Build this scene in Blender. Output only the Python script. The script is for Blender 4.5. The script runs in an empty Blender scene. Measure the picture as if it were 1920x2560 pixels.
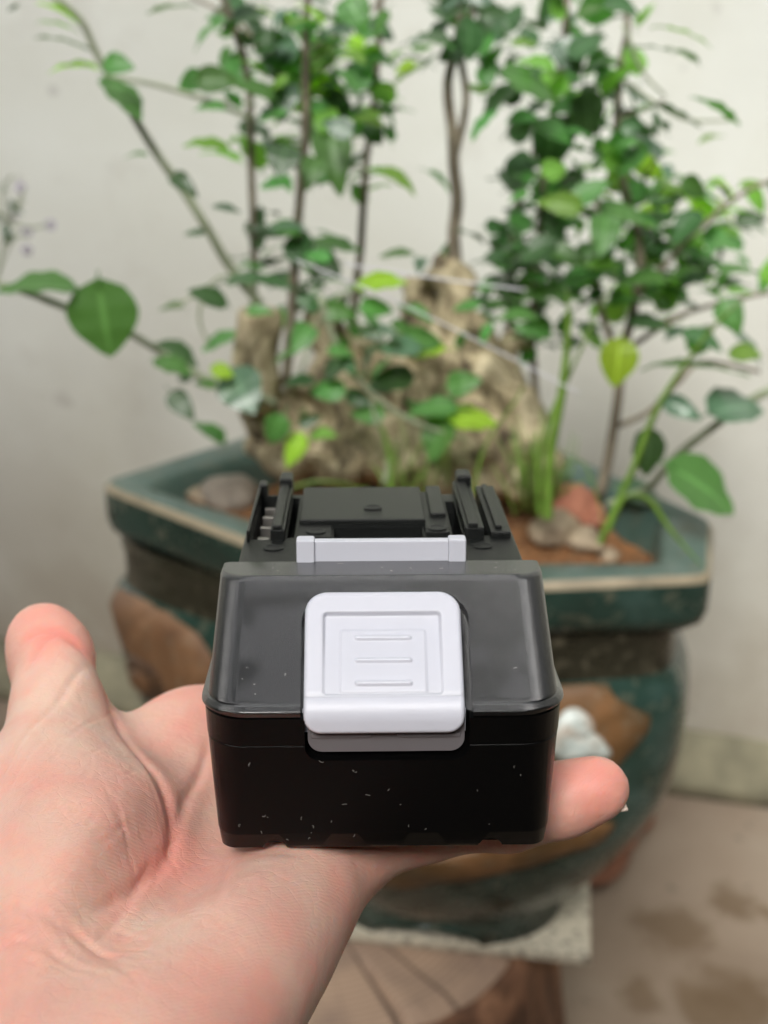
import bpy, bmesh, math, random
import numpy as np
from mathutils import Vector, Matrix, noise
R = math.radians
random.seed(7); np.random.seed(7)
S = bpy.context.scene
COL = S.collection

# ------------------------------------------------------------------ camera, sky, sun, exposure
F = 3200.0; PITCH = 24.0; HC = 0.90
cam_d = bpy.data.cameras.new('camera'); cam = bpy.data.objects.new('camera', cam_d); COL.objects.link(cam)
cam.location = (0, 0, HC); cam.rotation_euler = (R(90 - PITCH), 0, 0)
cam_d.sensor_fit = 'VERTICAL'; cam_d.sensor_height = 34.6; cam_d.lens = 34.6 * F / 2560
cam_d.clip_start = 0.01; cam_d.clip_end = 500
cam_d.dof.use_dof = True; cam_d.dof.focus_distance = 0.272
cam_d.dof.aperture_fstop = (cam_d.lens / 1000) / 0.0032
S.camera = cam
SUN_EL, SUN_AZ = 47, 197
w = bpy.data.worlds.new('World'); S.world = w; w.use_nodes = True
wn = w.node_tree; wn.nodes.clear()
sky = wn.nodes.new('ShaderNodeTexSky'); sky.sky_type = 'NISHITA'; sky.sun_disc = False
sky.sun_elevation = R(SUN_EL); sky.sun_rotation = R(SUN_AZ); sky.dust_density = 3.0; sky.ozone_density = 1.0; sky.air_density = 1.2
hs = wn.nodes.new('ShaderNodeHueSaturation'); hs.inputs['Saturation'].default_value = 0.32
bg = wn.nodes.new('ShaderNodeBackground'); bg.inputs['Strength'].default_value = 0.15
wo = wn.nodes.new('ShaderNodeOutputWorld')
wn.links.new(sky.outputs[0], hs.inputs['Color']); wn.links.new(hs.outputs[0], bg.inputs[0]); wn.links.new(bg.outputs[0], wo.inputs[0])
sd = bpy.data.lights.new('sun', 'SUN'); sun = bpy.data.objects.new('sun', sd); COL.objects.link(sun)
sd.energy = 1.9; sd.angle = R(20); sd.color = (1.0, 0.975, 0.93)
az = R(SUN_AZ); el = R(SUN_EL)
sdir = Vector((math.sin(az) * math.cos(el), math.cos(az) * math.cos(el), math.sin(el)))
sun.rotation_euler = sdir.to_track_quat('Z', 'Y').to_euler()
S.view_settings.view_transform = 'Standard'; S.view_settings.look = 'None'
S.view_settings.exposure = 0.84; S.view_settings.gamma = 1.0; S.view_settings.use_curve_mapping = False

# ------------------------------------------------------------------ helpers
def tag(o, label=None, cat=None, group=None, kind=None):
    if label: o['label'] = label
    if cat: o['category'] = cat
    if group: o['group'] = group
    if kind: o['kind'] = kind
    return o
def empty(name, label, cat, loc=(0, 0, 0), group=None):
    o = bpy.data.objects.new(name, None); COL.objects.link(o); o.location = loc
    o.empty_display_size = 0.02
    return tag(o, label, cat, group)
def link(name, me, mat=None, parent=None, smooth=True):
    if mat is not None and len(me.materials) == 0: me.materials.append(mat)
    if smooth: me.polygons.foreach_set('use_smooth', [True] * len(me.polygons))
    o = bpy.data.objects.new(name, me); COL.objects.link(o)
    if parent is not None: o.parent = parent
    return o
def mesh(name, vs, fs):
    me = bpy.data.meshes.new(name); me.from_pydata([tuple(map(float, v)) for v in vs], [], [tuple(map(int, f)) for f in fs]); me.update()
    return me
def sharp(me, ang=35):
    bm = bmesh.new(); bm.from_mesh(me)
    for e in bm.edges:
        if len(e.link_faces) == 2 and e.calc_face_angle(0) > R(ang): e.smooth = False
    bm.to_mesh(me); bm.free()
def ray(u, v):            # direction of a photograph point, unit forward depth, world axes
    X = (u - 960) / F; Y = (v - 1280) / F; p = R(PITCH)
    return Vector((X, math.cos(p) - Y * math.sin(p), -math.sin(p) - Y * math.cos(p)))
def aty(u, v, y):         # world point seen there at world distance y
    r = ray(u, v); return Vector((0, 0, HC)) + r * (y / r.y)
def atz(u, v, z):
    r = ray(u, v); return Vector((0, 0, HC)) + r * ((z - HC) / r.z)
E0 = 16.5
CB = Vector((0, -243, 147.6))                     # the eye in the pack's own millimetre frame
MB = Matrix.Translation((0, 0, HC)) @ Matrix.Rotation(R(E0 - PITCH), 4, 'X') @ Matrix.Scale(0.001, 4) @ Matrix.Translation(-CB)
def bray(u, v):
    X = (u - 960) / F; Y = (v - 1280) / F; p = R(E0)
    return Vector((X, math.cos(p) - Y * math.sin(p), -math.sin(p) - Y * math.cos(p)))
def bz(u, v, z=0):
    r = bray(u, v); return CB + r * ((z - CB.z) / r.z)

# ------------------------------------------------------------------ materials
def newmat(name):
    m = bpy.data.materials.new(name); m.use_nodes = True
    nt = m.node_tree; b = nt.nodes['Principled BSDF']; return m, nt, b
def N(nt, t, **kw):
    n = nt.nodes.new(t)
    for k, v in kw.items():
        if k in n.inputs.keys(): n.inputs[k].default_value = v
        else: setattr(n, k, v)
    return n
def ramp(nt, src, stops):
    r = nt.nodes.new('ShaderNodeValToRGB'); cr = r.color_ramp
    while len(cr.elements) < len(stops): cr.elements.new(0.5)
    for e, (p, c) in zip(cr.elements, stops):
        e.position = p; e.color = (*c, 1) if len(c) == 3 else c
    nt.links.new(src, r.inputs[0]); return r
def coords(nt, obj=True): 
    return nt.nodes.new('ShaderNodeTexCoord').outputs['Object' if obj else 'Generated']
def nz(nt, co, scale, detail=4, rough=0.55, dist=0.0):
    n = N(nt, 'ShaderNodeTexNoise', Scale=scale, Detail=detail, Roughness=rough, Distortion=dist)
    nt.links.new(co, n.inputs['Vector']); return n.outputs['Fac']
def mixc(nt, fac, a, b, mode='MIX'):
    m = nt.nodes.new('ShaderNodeMix'); m.data_type = 'RGBA'; m.blend_type = mode
    for i, s in ((0, fac), (6, a), (7, b)):
        if isinstance(s, (int, float)): m.inputs[i].default_value = s
        elif isinstance(s, tuple): m.inputs[i].default_value = (*s, 1)
        else: nt.links.new(s, m.inputs[i])
    return m.outputs[2]
def bump(nt, b, h, strength, dist=0.001, prev=None):
    n = N(nt, 'ShaderNodeBump', Strength=strength, Distance=dist); nt.links.new(h, n.inputs['Height'])
    if prev is not None: nt.links.new(prev, n.inputs['Normal'])
    nt.links.new(n.outputs[0], b.inputs['Normal']); return n.outputs[0]
def simple(name, col, rough=0.5, scale=60, var=0.2, bs=0.3, bd=0.001, **kw):
    m, nt, b = newmat(name); co = coords(nt)
    f = nz(nt, co, scale, 5)
    r = ramp(nt, f, [(0.25, tuple(c * (1 - var) for c in col)), (0.75, tuple(min(1, c * (1 + var)) for c in col))])
    nt.links.new(r.outputs[0], b.inputs['Base Color']); b.inputs['Roughness'].default_value = rough
    bump(nt, b, f, bs, bd)
    for k, v in kw.items(): b.inputs[k.replace('_', ' ')].default_value = v
    return m

def plastic(name, col, rough, spec=0.9, dust=0.5, coat=0.0, grain=0.0):
    m, nt, b = newmat(name); co = coords(nt)
    big = nz(nt, co, 38, 5, 0.6); sm = nz(nt, co, 900, 3, 0.6)
    sp = ramp(nt, nz(nt, co, 1100, 2, 0.5), [(0.70, (0, 0, 0)), (0.76, (1, 1, 1))])
    dz = ramp(nt, big, [(0.45, (0, 0, 0)), (0.7, (1, 1, 1))])
    mm = N(nt, 'ShaderNodeMath', operation='MULTIPLY'); nt.links.new(sp.outputs[0], mm.inputs[0]); nt.links.new(dz.outputs[0], mm.inputs[1])
    m2 = N(nt, 'ShaderNodeMath', operation='MULTIPLY'); nt.links.new(mm.outputs[0], m2.inputs[0]); m2.inputs[1].default_value = dust
    film = ramp(nt, nz(nt, co, 22, 6, 0.65, 1.2), [(0.42, (0, 0, 0)), (0.66, (1, 1, 1))]).outputs[0]
    colf = mixc(nt, film, col, tuple(c + dust * .012 for c in col))
    nt.links.new(mixc(nt, m2.outputs[0], colf, (0.35, 0.34, 0.32)), b.inputs['Base Color'])
    rr = ramp(nt, big, [(0.42, (rough,) * 3), (0.62, (rough * 1.4 + 0.035,) * 3)])
    nt.links.new(rr.outputs[0], b.inputs['Roughness'])
    b.inputs['Specular IOR Level'].default_value = spec
    b.inputs['Coat Weight'].default_value = coat; b.inputs['Coat Roughness'].default_value = rough * 0.7
    n1 = bump(nt, b, big, 0.30, 0.0006)
    # fine hairline scratches
    wv = N(nt, 'ShaderNodeTexVoronoi', feature='DISTANCE_TO_EDGE', Scale=95.0)
    mp = N(nt, 'ShaderNodeMapping'); mp.inputs['Scale'].default_value = (0.35, 1.2, 1.0); mp.inputs['Rotation'].default_value = (0.2, 0.1, 0.7)
    nt.links.new(co, mp.inputs[0]); nt.links.new(mp.outputs[0], wv.inputs['Vector'])
    bump(nt, b, sm, 0.08 + grain, 0.00012, n1)
    return m
M_gloss = plastic('gloss_black_plastic', (0.002, 0.0025, 0.003), 0.03, 0.75, 0.4, 0.5)
M_lower = plastic('gloss_black_lower', (0.0012, 0.0012, 0.0012), 0.05, 0.16, 0.25, 0.0)
M_deck = plastic('satin_black_plastic', (0.004, 0.005, 0.0045), 0.20, 0.36, 0.25, 0.0, 0.25)
M_dark = plastic('black_cavity_plastic', (0.004, 0.004, 0.004), 0.3, 0.3, 0.1)
def white_pl(name, col, rough=0.32):
    m, nt, b = newmat(name); co = coords(nt)
    f = nz(nt, co, 700, 3); g = nz(nt, co, 60, 4)
    st = ramp(nt, nz(nt, co, 420, 4, 0.7), [(0.62, (0, 0, 0)), (0.72, (0.6, 0.6, 0.6))])
    c0 = ramp(nt, g, [(0.3, tuple(c * 0.95 for c in col)), (0.7, col)])
    nt.links.new(mixc(nt, st.outputs[0], c0.outputs[0], tuple(c * 0.72 for c in col)), b.inputs['Base Color'])
    b.inputs['Roughness'].default_value = rough; b.inputs['Subsurface Weight'].default_value = 0.25
    b.inputs['Subsurface Radius'].default_value = (1, 0.9, 0.85); b.inputs['Subsurface Scale'].default_value = 0.0015
    bump(nt, b, f, 0.25, 0.0001); return m
M_white = white_pl('white_plastic', (0.53, 0.54, 0.60))
M_white_shaded = white_pl('shaded_white_plastic', (0.13, 0.12, 0.125), 0.4)  # white latch plastic in shadow, the shade put into its base colour
M_metal = simple('terminal_metal', (0.45, 0.43, 0.4), 0.3, 300, 0.1, Metallic=1.0)
M_lint = simple('pale_lint', (0.5, 0.48, 0.45), 0.8, 300, 0.2)

def skin():
    m, nt, b = newmat('palm_skin'); co = coords(nt)
    a = nz(nt, co, 28, 4, 0.55); f = nz(nt, co, 110, 5, 0.6); g = nz(nt, co, 420, 3, 0.6)
    base = ramp(nt, a, [(0.32, (0.57, 0.31, 0.255)), (0.5, (0.62, 0.39, 0.315)), (0.66, (0.67, 0.475, 0.38))]).outputs[0]
    pk = ramp(nt, f, [(0.42, (0, 0, 0)), (0.72, (0.5, 0.5, 0.5))]).outputs[0]
    base = mixc(nt, pk, base, (0.74, 0.33, 0.26))
    at = nt.nodes.new('ShaderNodeAttribute'); at.attribute_name = 'flush'
    base = mixc(nt, at.outputs['Fac'], base, (0.74, 0.25, 0.20))
    nt.links.new(base, b.inputs['Base Color'])
    rr = ramp(nt, f, [(0.3, (0.42,) * 3), (0.7, (0.55,) * 3)]); nt.links.new(rr.outputs[0], b.inputs['Roughness'])
    b.inputs['Subsurface Weight'].default_value = 1.0; b.inputs['Subsurface Radius'].default_value = (1.0, 0.32, 0.18)
    b.inputs['Subsurface Scale'].default_value = 0.0022; b.inputs['Specular IOR Level'].default_value = 0.35
    # friction ridges: fine distorted bands, plus pore noise and small wrinkles
    wv = N(nt, 'ShaderNodeTexWave', Scale=430.0, Distortion=14.0, Detail=2.0); wv.inputs['Detail Scale'].default_value = 0.25
    mp = N(nt, 'ShaderNodeMapping'); mp.inputs['Rotation'].default_value = (0, 0, 0.9)
    nt.links.new(co, mp.inputs[0]); nt.links.new(mp.outputs[0], wv.inputs['Vector'])
    n1 = bump(nt, b, wv.outputs['Fac'], 0.13, 0.0003)
    n2 = bump(nt, b, g, 0.55, 0.0004, n1)
    vo = N(nt, 'ShaderNodeTexVoronoi', feature='DISTANCE_TO_EDGE', Scale=230.0)
    mp2 = N(nt, 'ShaderNodeMapping'); mp2.inputs['Scale'].default_value = (0.5, 1.3, 1.0); mp2.inputs['Rotation'].default_value = (0, 0, -0.5)
    dn = N(nt, 'ShaderNodeTexNoise', Scale=60.0); nt.links.new(co, dn.inputs['Vector'])
    nt.links.new(co, mp2.inputs[0]); 
    va = N(nt, 'ShaderNodeVectorMath', operation='MULTIPLY_ADD'); nt.links.new(dn.outputs['Color'], va.inputs[0]); va.inputs[1].default_value = (0.012,) * 3; nt.links.new(mp2.outputs[0], va.inputs[2])
    nt.links.new(va.outputs[0], vo.inputs['Vector'])
    cr = ramp(nt, vo.outputs['Distance'], [(0.0, (0, 0, 0)), (0.05, (1, 1, 1))])
    bump(nt, b, cr.outputs[0], 0.20, 0.00025, n2)
    return m
M_skin = skin()
M_nail = simple('fingernail', (0.60, 0.48, 0.40), 0.25, 80, 0.05)

def glaze(name, a, b_, c, rough=0.10, scale=14):
    m, nt, b = newmat(name); co = coords(nt)
    f = nz(nt, co, scale, 6, 0.62, 0.6); g = nz(nt, co, scale * 6, 4, 0.6)
    col = ramp(nt, f, [(0.28, a), (0.5, b_), (0.72, c)]).outputs[0]
    sp = ramp(nt, g, [(0.56, (0, 0, 0)), (0.74, (0.6, 0.6, 0.6))]).outputs[0]
    nt.links.new(mixc(nt, sp, col, (0.17, 0.15, 0.10)), b.inputs['Base Color'])
    rr = ramp(nt, g, [(0.3, (rough,) * 3), (0.7, (rough + 0.25,) * 3)]); nt.links.new(rr.outputs[0], b.inputs['Roughness'])
    bump(nt, b, f, 0.35, 0.004); return m
M_glaze = glaze('teal_glaze', (0.012, 0.022, 0.016), (0.020, 0.045, 0.034), (0.05, 0.092, 0.080))
M_rim = glaze('rim_glaze', (0.035, 0.07, 0.056), (0.065, 0.115, 0.098), (0.11, 0.145, 0.12), 0.25)
M_neck = glaze('brown_neck_glaze', (0.014, 0.013, 0.008), (0.028, 0.026, 0.016), (0.045, 0.045, 0.032), 0.2)
M_tan = simple('worn_rim_clay', (0.27, 0.225, 0.15), 0.5, 40, 0.35)
M_log = glaze('log_relief_glaze', (0.05, 0.025, 0.012), (0.13, 0.062, 0.026), (0.22, 0.12, 0.06), 0.4, 30)
M_knot = glaze('knot_glaze', (0.03, 0.016, 0.008), (0.06, 0.03, 0.015), (0.10, 0.05, 0.02), 0.4, 60)
M_petal = glaze('petal_glaze', (0.30, 0.42, 0.42), (0.50, 0.54, 0.50), (0.38, 0.17, 0.06), 0.25, 26)
M_brown = glaze('lower_brown_glaze', (0.05, 0.035, 0.015), (0.12, 0.06, 0.02), (0.26, 0.13, 0.055), 0.4, 22)

def wallmat():
    m, nt, b = newmat('whitewashed_plaster'); co = coords(nt)
    a = nz(nt, co, 1.6, 6, 0.6, 0.4); f = nz(nt, co, 9, 6, 0.65); g = nz(nt, co, 60, 4)
    col = ramp(nt, a, [(0.3, (0.70, 0.71, 0.62)), (0.55, (0.79, 0.81, 0.745)), (0.75, (0.82, 0.85, 0.80))]).outputs[0]
    st = ramp(nt, f, [(0.56, (0, 0, 0)), (0.76, (0.42, 0.42, 0.42))]).outputs[0]
    col = mixc(nt, st, col, (0.50, 0.47, 0.40))
    sp = ramp(nt, nz(nt, co, 22, 2, 0.4), [(0.72, (0, 0, 0)), (0.78, (0.55, 0.55, 0.55))]).outputs[0]
    col = mixc(nt, sp, col, (0.42, 0.41, 0.38))
    # light falloff towards the floor, painted into the plaster as noisy brown darkening
    sep = nt.nodes.new('ShaderNodeSeparateXYZ'); nt.links.new(co, sep.inputs[0])
    mr = N(nt, 'ShaderNodeMapRange'); mr.inputs[1].default_value = 0.70; mr.inputs[2].default_value = 0.0; nt.links.new(sep.outputs['Z'], mr.inputs[0])
    ad = N(nt, 'ShaderNodeMath', operation='MULTIPLY'); nt.links.new(mr.outputs[0], ad.inputs[0]); nt.links.new(ramp(nt, nz(nt, co, 4, 5, 0.6), [(0.2, (0.5,) * 3), (0.6, (1,) * 3)]).outputs[0], ad.inputs[1])
    col = mixc(nt, ad.outputs[0], col, (0.24, 0.195, 0.14))
    nt.links.new(col, b.inputs['Base Color']); b.inputs['Roughness'].default_value = 0.85
    n1 = bump(nt, b, f, 0.35, 0.006); bump(nt, b, g, 0.3, 0.001, n1); return m
M_wall = wallmat()
def floormat():
    m, nt, b = newmat('stained_concrete'); co = coords(nt)
    a = nz(nt, co, 3, 6, 0.6, 0.5); f = nz(nt, co, 14, 6, 0.65)
    col = ramp(nt, a, [(0.3, (0.18, 0.13, 0.09)), (0.55, (0.24, 0.185, 0.135)), (0.75, (0.28, 0.23, 0.175))]).outputs[0]
    st = ramp(nt, nz(nt, co, 5.5, 4, 0.55, 1.0), [(0.53, (0, 0, 0)), (0.60, (0.8, 0.8, 0.8))]).outputs[0]
    col = mixc(nt, st, col, (0.13, 0.085, 0.045))
    st2 = ramp(nt, nz(nt, co, 26, 3, 0.5), [(0.66, (0, 0, 0)), (0.74, (0.7, 0.7, 0.7))]).outputs[0]
    col = mixc(nt, st2, col, (0.09, 0.07, 0.05))
    for (u_, v_, rr_) in ((1850, 2480, .030), (1690, 2330, .035), (1830, 2250, .022), (1600, 2480, .02)):
        c_ = atz(u_, v_, 0.0); vd = N(nt, 'ShaderNodeVectorMath', operation='DISTANCE'); nt.links.new(co, vd.inputs[0]); vd.inputs[1].default_value = tuple(c_)
        ad = N(nt, 'ShaderNodeMath', operation='MULTIPLY_ADD'); nt.links.new(nz(nt, co, 22, 5, 0.6), ad.inputs[0]); ad.inputs[1].default_value = .09; nt.links.new(vd.outputs['Value'], ad.inputs[2])
        k_ = ramp(nt, ad.outputs[0], [(rr_ + .035, (.75, .75, .75)), (rr_ + .055, (0, 0, 0))]).outputs[0]; col = mixc(nt, k_, col, (0.12, 0.078, 0.042))
    nt.links.new(col, b.inputs['Base Color']); b.inputs['Roughness'].default_value = 0.8
    bump(nt, b, f, 0.4, 0.004); return m
M_floor = floormat()
M_plinth = simple('mossy_mortar', (0.19, 0.175, 0.115), 0.9, 14, 0.6, 0.6, 0.004)
M_soil = simple('orange_brown_soil', (0.17, 0.075, 0.028), 0.95, 50, 0.55, 0.8, 0.003)
def barkmat(name, c1, c2, c3, sc=35):
    m, nt, b = newmat(name); co = coords(nt)
    mp = N(nt, 'ShaderNodeMapping'); mp.inputs['Scale'].default_value = (1, 1, 0.45); nt.links.new(co, mp.inputs[0])
    f = nz(nt, mp.outputs[0], sc, 7, 0.68, 0.8); g = nz(nt, co, sc * 4, 5, 0.6)
    nt.links.new(ramp(nt, f, [(0.36, c1), (0.48, c2), (0.62, c3)]).outputs[0], b.inputs['Base Color'])
    b.inputs['Roughness'].default_value = 0.85
    n1 = bump(nt, b, f, 0.8, 0.006); bump(nt, b, g, 0.5, 0.002, n1); return m
M_root = barkmat('gnarled_root_bark', (0.06, 0.042, 0.026), (0.38, 0.31, 0.19), (0.66, 0.57, 0.39), 60)
M_stem = barkmat('shrub_stem_bark', (0.09, 0.075, 0.05), (0.20, 0.165, 0.12), (0.34, 0.29, 0.21), 80)
M_green_stem = simple('green_shoot', (0.32, 0.36, 0.24), 0.5, 120, 0.25)
M_bark = barkmat('stump_bark', (0.04, 0.02, 0.01), (0.13, 0.06, 0.03), (0.26, 0.13, 0.07), 22)
M_cobweb = simple('web_thread', (0.6, 0.6, 0.62), 0.4, 100, 0.05)
M_peb = [simple('pebble_tan', (0.33, 0.26, 0.18), 0.8, 60, 0.4), simple('pebble_grey', (0.26, 0.22, 0.18), 0.8, 60, 0.35), simple('pebble_red', (0.33, 0.13, 0.08), 0.8, 60, 0.3)]
M_blade = simple('grass_green', (0.15, 0.27, 0.04), 0.45, 90, 0.25)
M_lilac = simple('lilac_petals', (0.50, 0.44, 0.58), 0.6, 90, 0.15)
M_rust = simple('dry_leaf_brown', (0.15, 0.06, 0.03), 0.8, 60, 0.4)
M_shirt = simple('dark_shirt_cloth', (0.012, 0.013, 0.018), 0.95, 200, 0.2, Specular_IOR_Level=0.1)
M_hair = simple('black_hair', (0.008, 0.007, 0.006), 0.5, 200, 0.2)
def stone_tile():
    m, nt, b = newmat('speckled_tile'); co = coords(nt)
    f = nz(nt, co, 8, 4); sp = ramp(nt, nz(nt, co, 150, 2, 0.4), [(0.55, (0, 0, 0)), (0.62, (0.9, 0.9, 0.9))]).outputs[0]
    col = ramp(nt, f, [(0.3, (0.42, 0.38, 0.29)), (0.7, (0.55, 0.51, 0.41))]).outputs[0]
    nt.links.new(mixc(nt, sp, col, (0.16, 0.14, 0.11)), b.inputs['Base Color']); b.inputs['Roughness'].default_value = 0.5
    bump(nt, b, f, 0.2, 0.002); return m
M_tile = stone_tile()
def endgrain():
    m, nt, b = newmat('sawn_end_grain'); co = coords(nt)
    wv = N(nt, 'ShaderNodeTexWave', wave_type='RINGS', rings_direction='Z', Scale=55.0, Distortion=1.2, Detail=3.0); nt.links.new(co, wv.inputs['Vector'])
    f = nz(nt, co, 16, 5)
    col = ramp(nt, wv.outputs['Fac'], [(0.2, (0.36, 0.245, 0.165)), (0.8, (0.43, 0.30, 0.21))]).outputs[0]
    col = mixc(nt, ramp(nt, f, [(0.45, (0, 0, 0)), (0.7, (0.7,) * 3)]).outputs[0], col, (0.17, 0.12, 0.10))
    sp = nt.nodes.new('ShaderNodeSeparateXYZ'); nt.links.new(co, sp.inputs[0]); an = N(nt, 'ShaderNodeMath', operation='ARCTAN2'); nt.links.new(sp.outputs[1], an.inputs[0]); nt.links.new(sp.outputs[0], an.inputs[1])
    n1 = nt.nodes.new('ShaderNodeTexNoise'); n1.noise_dimensions = '1D'; n1.inputs['Scale'].default_value = 11; n1.inputs['Detail'].default_value = 3; nt.links.new(an.outputs[0], n1.inputs['W'])
    col = mixc(nt, ramp(nt, n1.outputs[0], [(0.58, (0, 0, 0)), (0.66, (.8, .8, .8))]).outputs[0], col, (0.10, 0.065, 0.045))
    nt.links.new(col, b.inputs['Base Color']); b.inputs['Roughness'].default_value = 0.8
    bump(nt, b, f, 0.5, 0.003); return m
M_end = endgrain()
def leafmat(name, col, rough=0.38, trans=0.35, spec=0.5):
    m, nt, b = newmat(name); co = coords(nt)
    oi = nt.nodes.new('ShaderNodeObjectInfo')
    f = nz(nt, co, 55, 4)
    base = ramp(nt, f, [(0.3, tuple(c * 0.78 for c in col)), (0.7, tuple(c * 1.2 for c in col))]).outputs[0]
    hsv = nt.nodes.new('ShaderNodeHueSaturation')
    mr = N(nt, 'ShaderNodeMapRange'); mr.inputs[3].default_value = 0.7; mr.inputs[4].default_value = 1.35
    nt.links.new(oi.outputs['Random'], mr.inputs[0]); nt.links.new(mr.outputs[0], hsv.inputs['Value'])
    mr2 = N(nt, 'ShaderNodeMapRange'); mr2.inputs[3].default_value = 0.48; mr2.inputs[4].default_value = 0.515
    nt.links.new(oi.outputs['Random'], mr2.inputs[0]); nt.links.new(mr2.outputs[0], hsv.inputs['Hue'])
    va_ = nt.nodes.new('ShaderNodeAttribute'); va_.attribute_name = 'midrib'
    base = mixc(nt, ramp(nt, va_.outputs['Fac'], [(0.86, (0, 0, 0)), (1.0, (.8, .8, .8))]).outputs[0], base, tuple(min(1, c * 1.7 + .03) for c in col))
    nt.links.new(base, hsv.inputs['Color']); nt.links.new(hsv.outputs[0], b.inputs['Base Color'])
    b.inputs['Roughness'].default_value = rough; b.inputs['Specular IOR Level'].default_value = spec
    tr = nt.nodes.new('ShaderNodeBsdfTranslucent'); 
    tc = mixc(nt, 1.0, hsv.outputs[0], (1.3, 1.6, 0.6), 'MULTIPLY'); nt.links.new(tc, tr.inputs[0])
    mx = nt.nodes.new('ShaderNodeMixShader'); mx.inputs[0].default_value = trans
    nt.links.new(b.outputs[0], mx.inputs[1]); nt.links.new(tr.outputs[0], mx.inputs[2])
    nt.links.new(mx.outputs[0], nt.nodes['Material Output'].inputs[0])
    vn = N(nt, 'ShaderNodeTexWave', Scale=120.0, Distortion=2.0); nt.links.new(co, vn.inputs['Vector'])
    bump(nt, b, vn.outputs['Fac'], 0.08, 0.0004); return m
ML = {'d': leafmat('leaf_dark', (0.045, 0.105, 0.035), 0.36, 0.22), 'g': leafmat('leaf_grey_green', (0.075, 0.145, 0.085), 0.33, 0.2, 0.8),
      'm': leafmat('leaf_mid', (0.09, 0.24, 0.06), 0.42, 0.35), 'l': leafmat('leaf_light', (0.19, 0.38, 0.07), 0.45, 0.45),
      'y': leafmat('leaf_lime', (0.34, 0.55, 0.05), 0.45, 0.5)}

# ------------------------------------------------------------------ geometry tools
def tube(pts, rad, n=8, cap=True):
    pts = [Vector(p) for p in pts]; rad = rad if hasattr(rad, '__len__') else [rad] * len(pts)
    vs = []; fs = []; up = Vector((0.13, 0.31, 0.94))
    for i, p in enumerate(pts):
        t = (pts[min(i + 1, len(pts) - 1)] - pts[max(i - 1, 0)]).normalized()
        a = t.cross(up); a = a.normalized() if a.length > 1e-4 else t.orthogonal().normalized(); b = t.cross(a)
        for k in range(n):
            th = 2 * math.pi * k / n; vs.append(p + (a * math.cos(th) + b * math.sin(th)) * rad[i])
    for i in range(len(pts) - 1):
        for k in range(n): fs.append((i * n + k, i * n + (k + 1) % n, (i + 1) * n + (k + 1) % n, (i + 1) * n + k))
    if cap: fs.append(tuple(range(n - 1, -1, -1))); fs.append(tuple((len(pts) - 1) * n + k for k in range(n)))
    return vs, fs
def curvepts(ps, sub=6):
    ps = [Vector(p) for p in ps]; out = []
    for i in range(len(ps) - 1):
        p0 = ps[max(i - 1, 0)]; p1 = ps[i]; p2 = ps[i + 1]; p3 = ps[min(i + 2, len(ps) - 1)]
        for k in range(sub):
            t = k / sub
            out.append(0.5 * ((2 * p1) + (p2 - p0) * t + (2 * p0 - 5 * p1 + 4 * p2 - p3) * t * t + (3 * p1 - p0 - 3 * p2 + p3) * t ** 3))
    out.append(ps[-1]); return out
def loft(secs, capb=True, capt=True):
    n = len(secs[0]); vs = [v for s in secs for v in s]; fs = []
    for i in range(len(secs) - 1):
        for k in range(n): fs.append((i * n + k, i * n + (k + 1) % n, (i + 1) * n + (k + 1) % n, (i + 1) * n + k))
    if capb: fs.append(tuple(range(n - 1, -1, -1)))
    if capt: fs.append(tuple((len(secs) - 1) * n + k for k in range(n)))
    return vs, fs
def rrect(x0, x1, y0, y1, rf, rb=None, n=10):
    rb = rf if rb is None else rb; out = []
    for cx, cy, a0, r in ((x1 - rf, y0 + rf, -90, rf), (x1 - rb, y1 - rb, 0, rb), (x0 + rb, y1 - rb, 90, rb), (x0 + rf, y0 + rf, 180, rf)):
        for k in range(n + 1):
            a = R(a0 + 90 * k / n); out.append((cx + r * math.cos(a), cy + r * math.sin(a)))
    return out
def ring(x0, x1, y0, y1, z, r, rb=2): return [(x, y, z) for x, y in rrect(x0, x1, y0, y1, r, rb)]
def bevel_box(x0, x1, y0, y1, z0, z1, b=0.4, seg=2, taper=0.0):
    bm = bmesh.new(); c = [bm.verts.new(v) for v in ((x0, y0, z0), (x1, y0, z0), (x1, y1, z0), (x0, y1, z0), (x0 + taper, y0 + taper, z1), (x1 - taper, y0 + taper, z1), (x1 - taper, y1 - taper, z1), (x0 + taper, y1 - taper, z1))]
    for f in ((3, 2, 1, 0), (4, 5, 6, 7), (0, 1, 5, 4), (1, 2, 6, 5), (2, 3, 7, 6), (3, 0, 4, 7)): bm.faces.new([c[i] for i in f])
    if b > 0: bmesh.ops.bevel(bm, geom=bm.edges[:], offset=b, segments=seg, profile=0.5, affect='EDGES')
    vs = [tuple(v.co) for v in bm.verts]; bm.verts.index_update(); fs = [tuple(v.index for v in f.verts) for f in bm.faces]; bm.free(); return vs, fs
def merge(*ms):
    V = []; Fs = []
    for vs, fs in ms:
        o = len(V); V += [tuple(v) for v in vs]; Fs += [tuple(i + o for i in f) for f in fs]
    return V, Fs
def boolean(me, cutters):
    o = bpy.data.objects.new('tmp', me); COL.objects.link(o); cs = []
    for c in cutters:
        co = bpy.data.objects.new('cut', mesh('cut', *c)); COL.objects.link(co); cs.append(co)
        bm = bmesh.new(); bm.from_mesh(co.data); bmesh.ops.recalc_face_normals(bm, faces=bm.faces[:]); bm.to_mesh(co.data); bm.free()
        md = o.modifiers.new('b', 'BOOLEAN'); md.operation = 'DIFFERENCE'; md.solver = 'EXACT'; md.object = co
    dg = bpy.context.evaluated_depsgraph_get(); dg.update()
    out = bpy.data.meshes.new_from_object(o.evaluated_get(dg))
    for c in cs + [o]: bpy.data.objects.remove(c)
    return out
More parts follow.
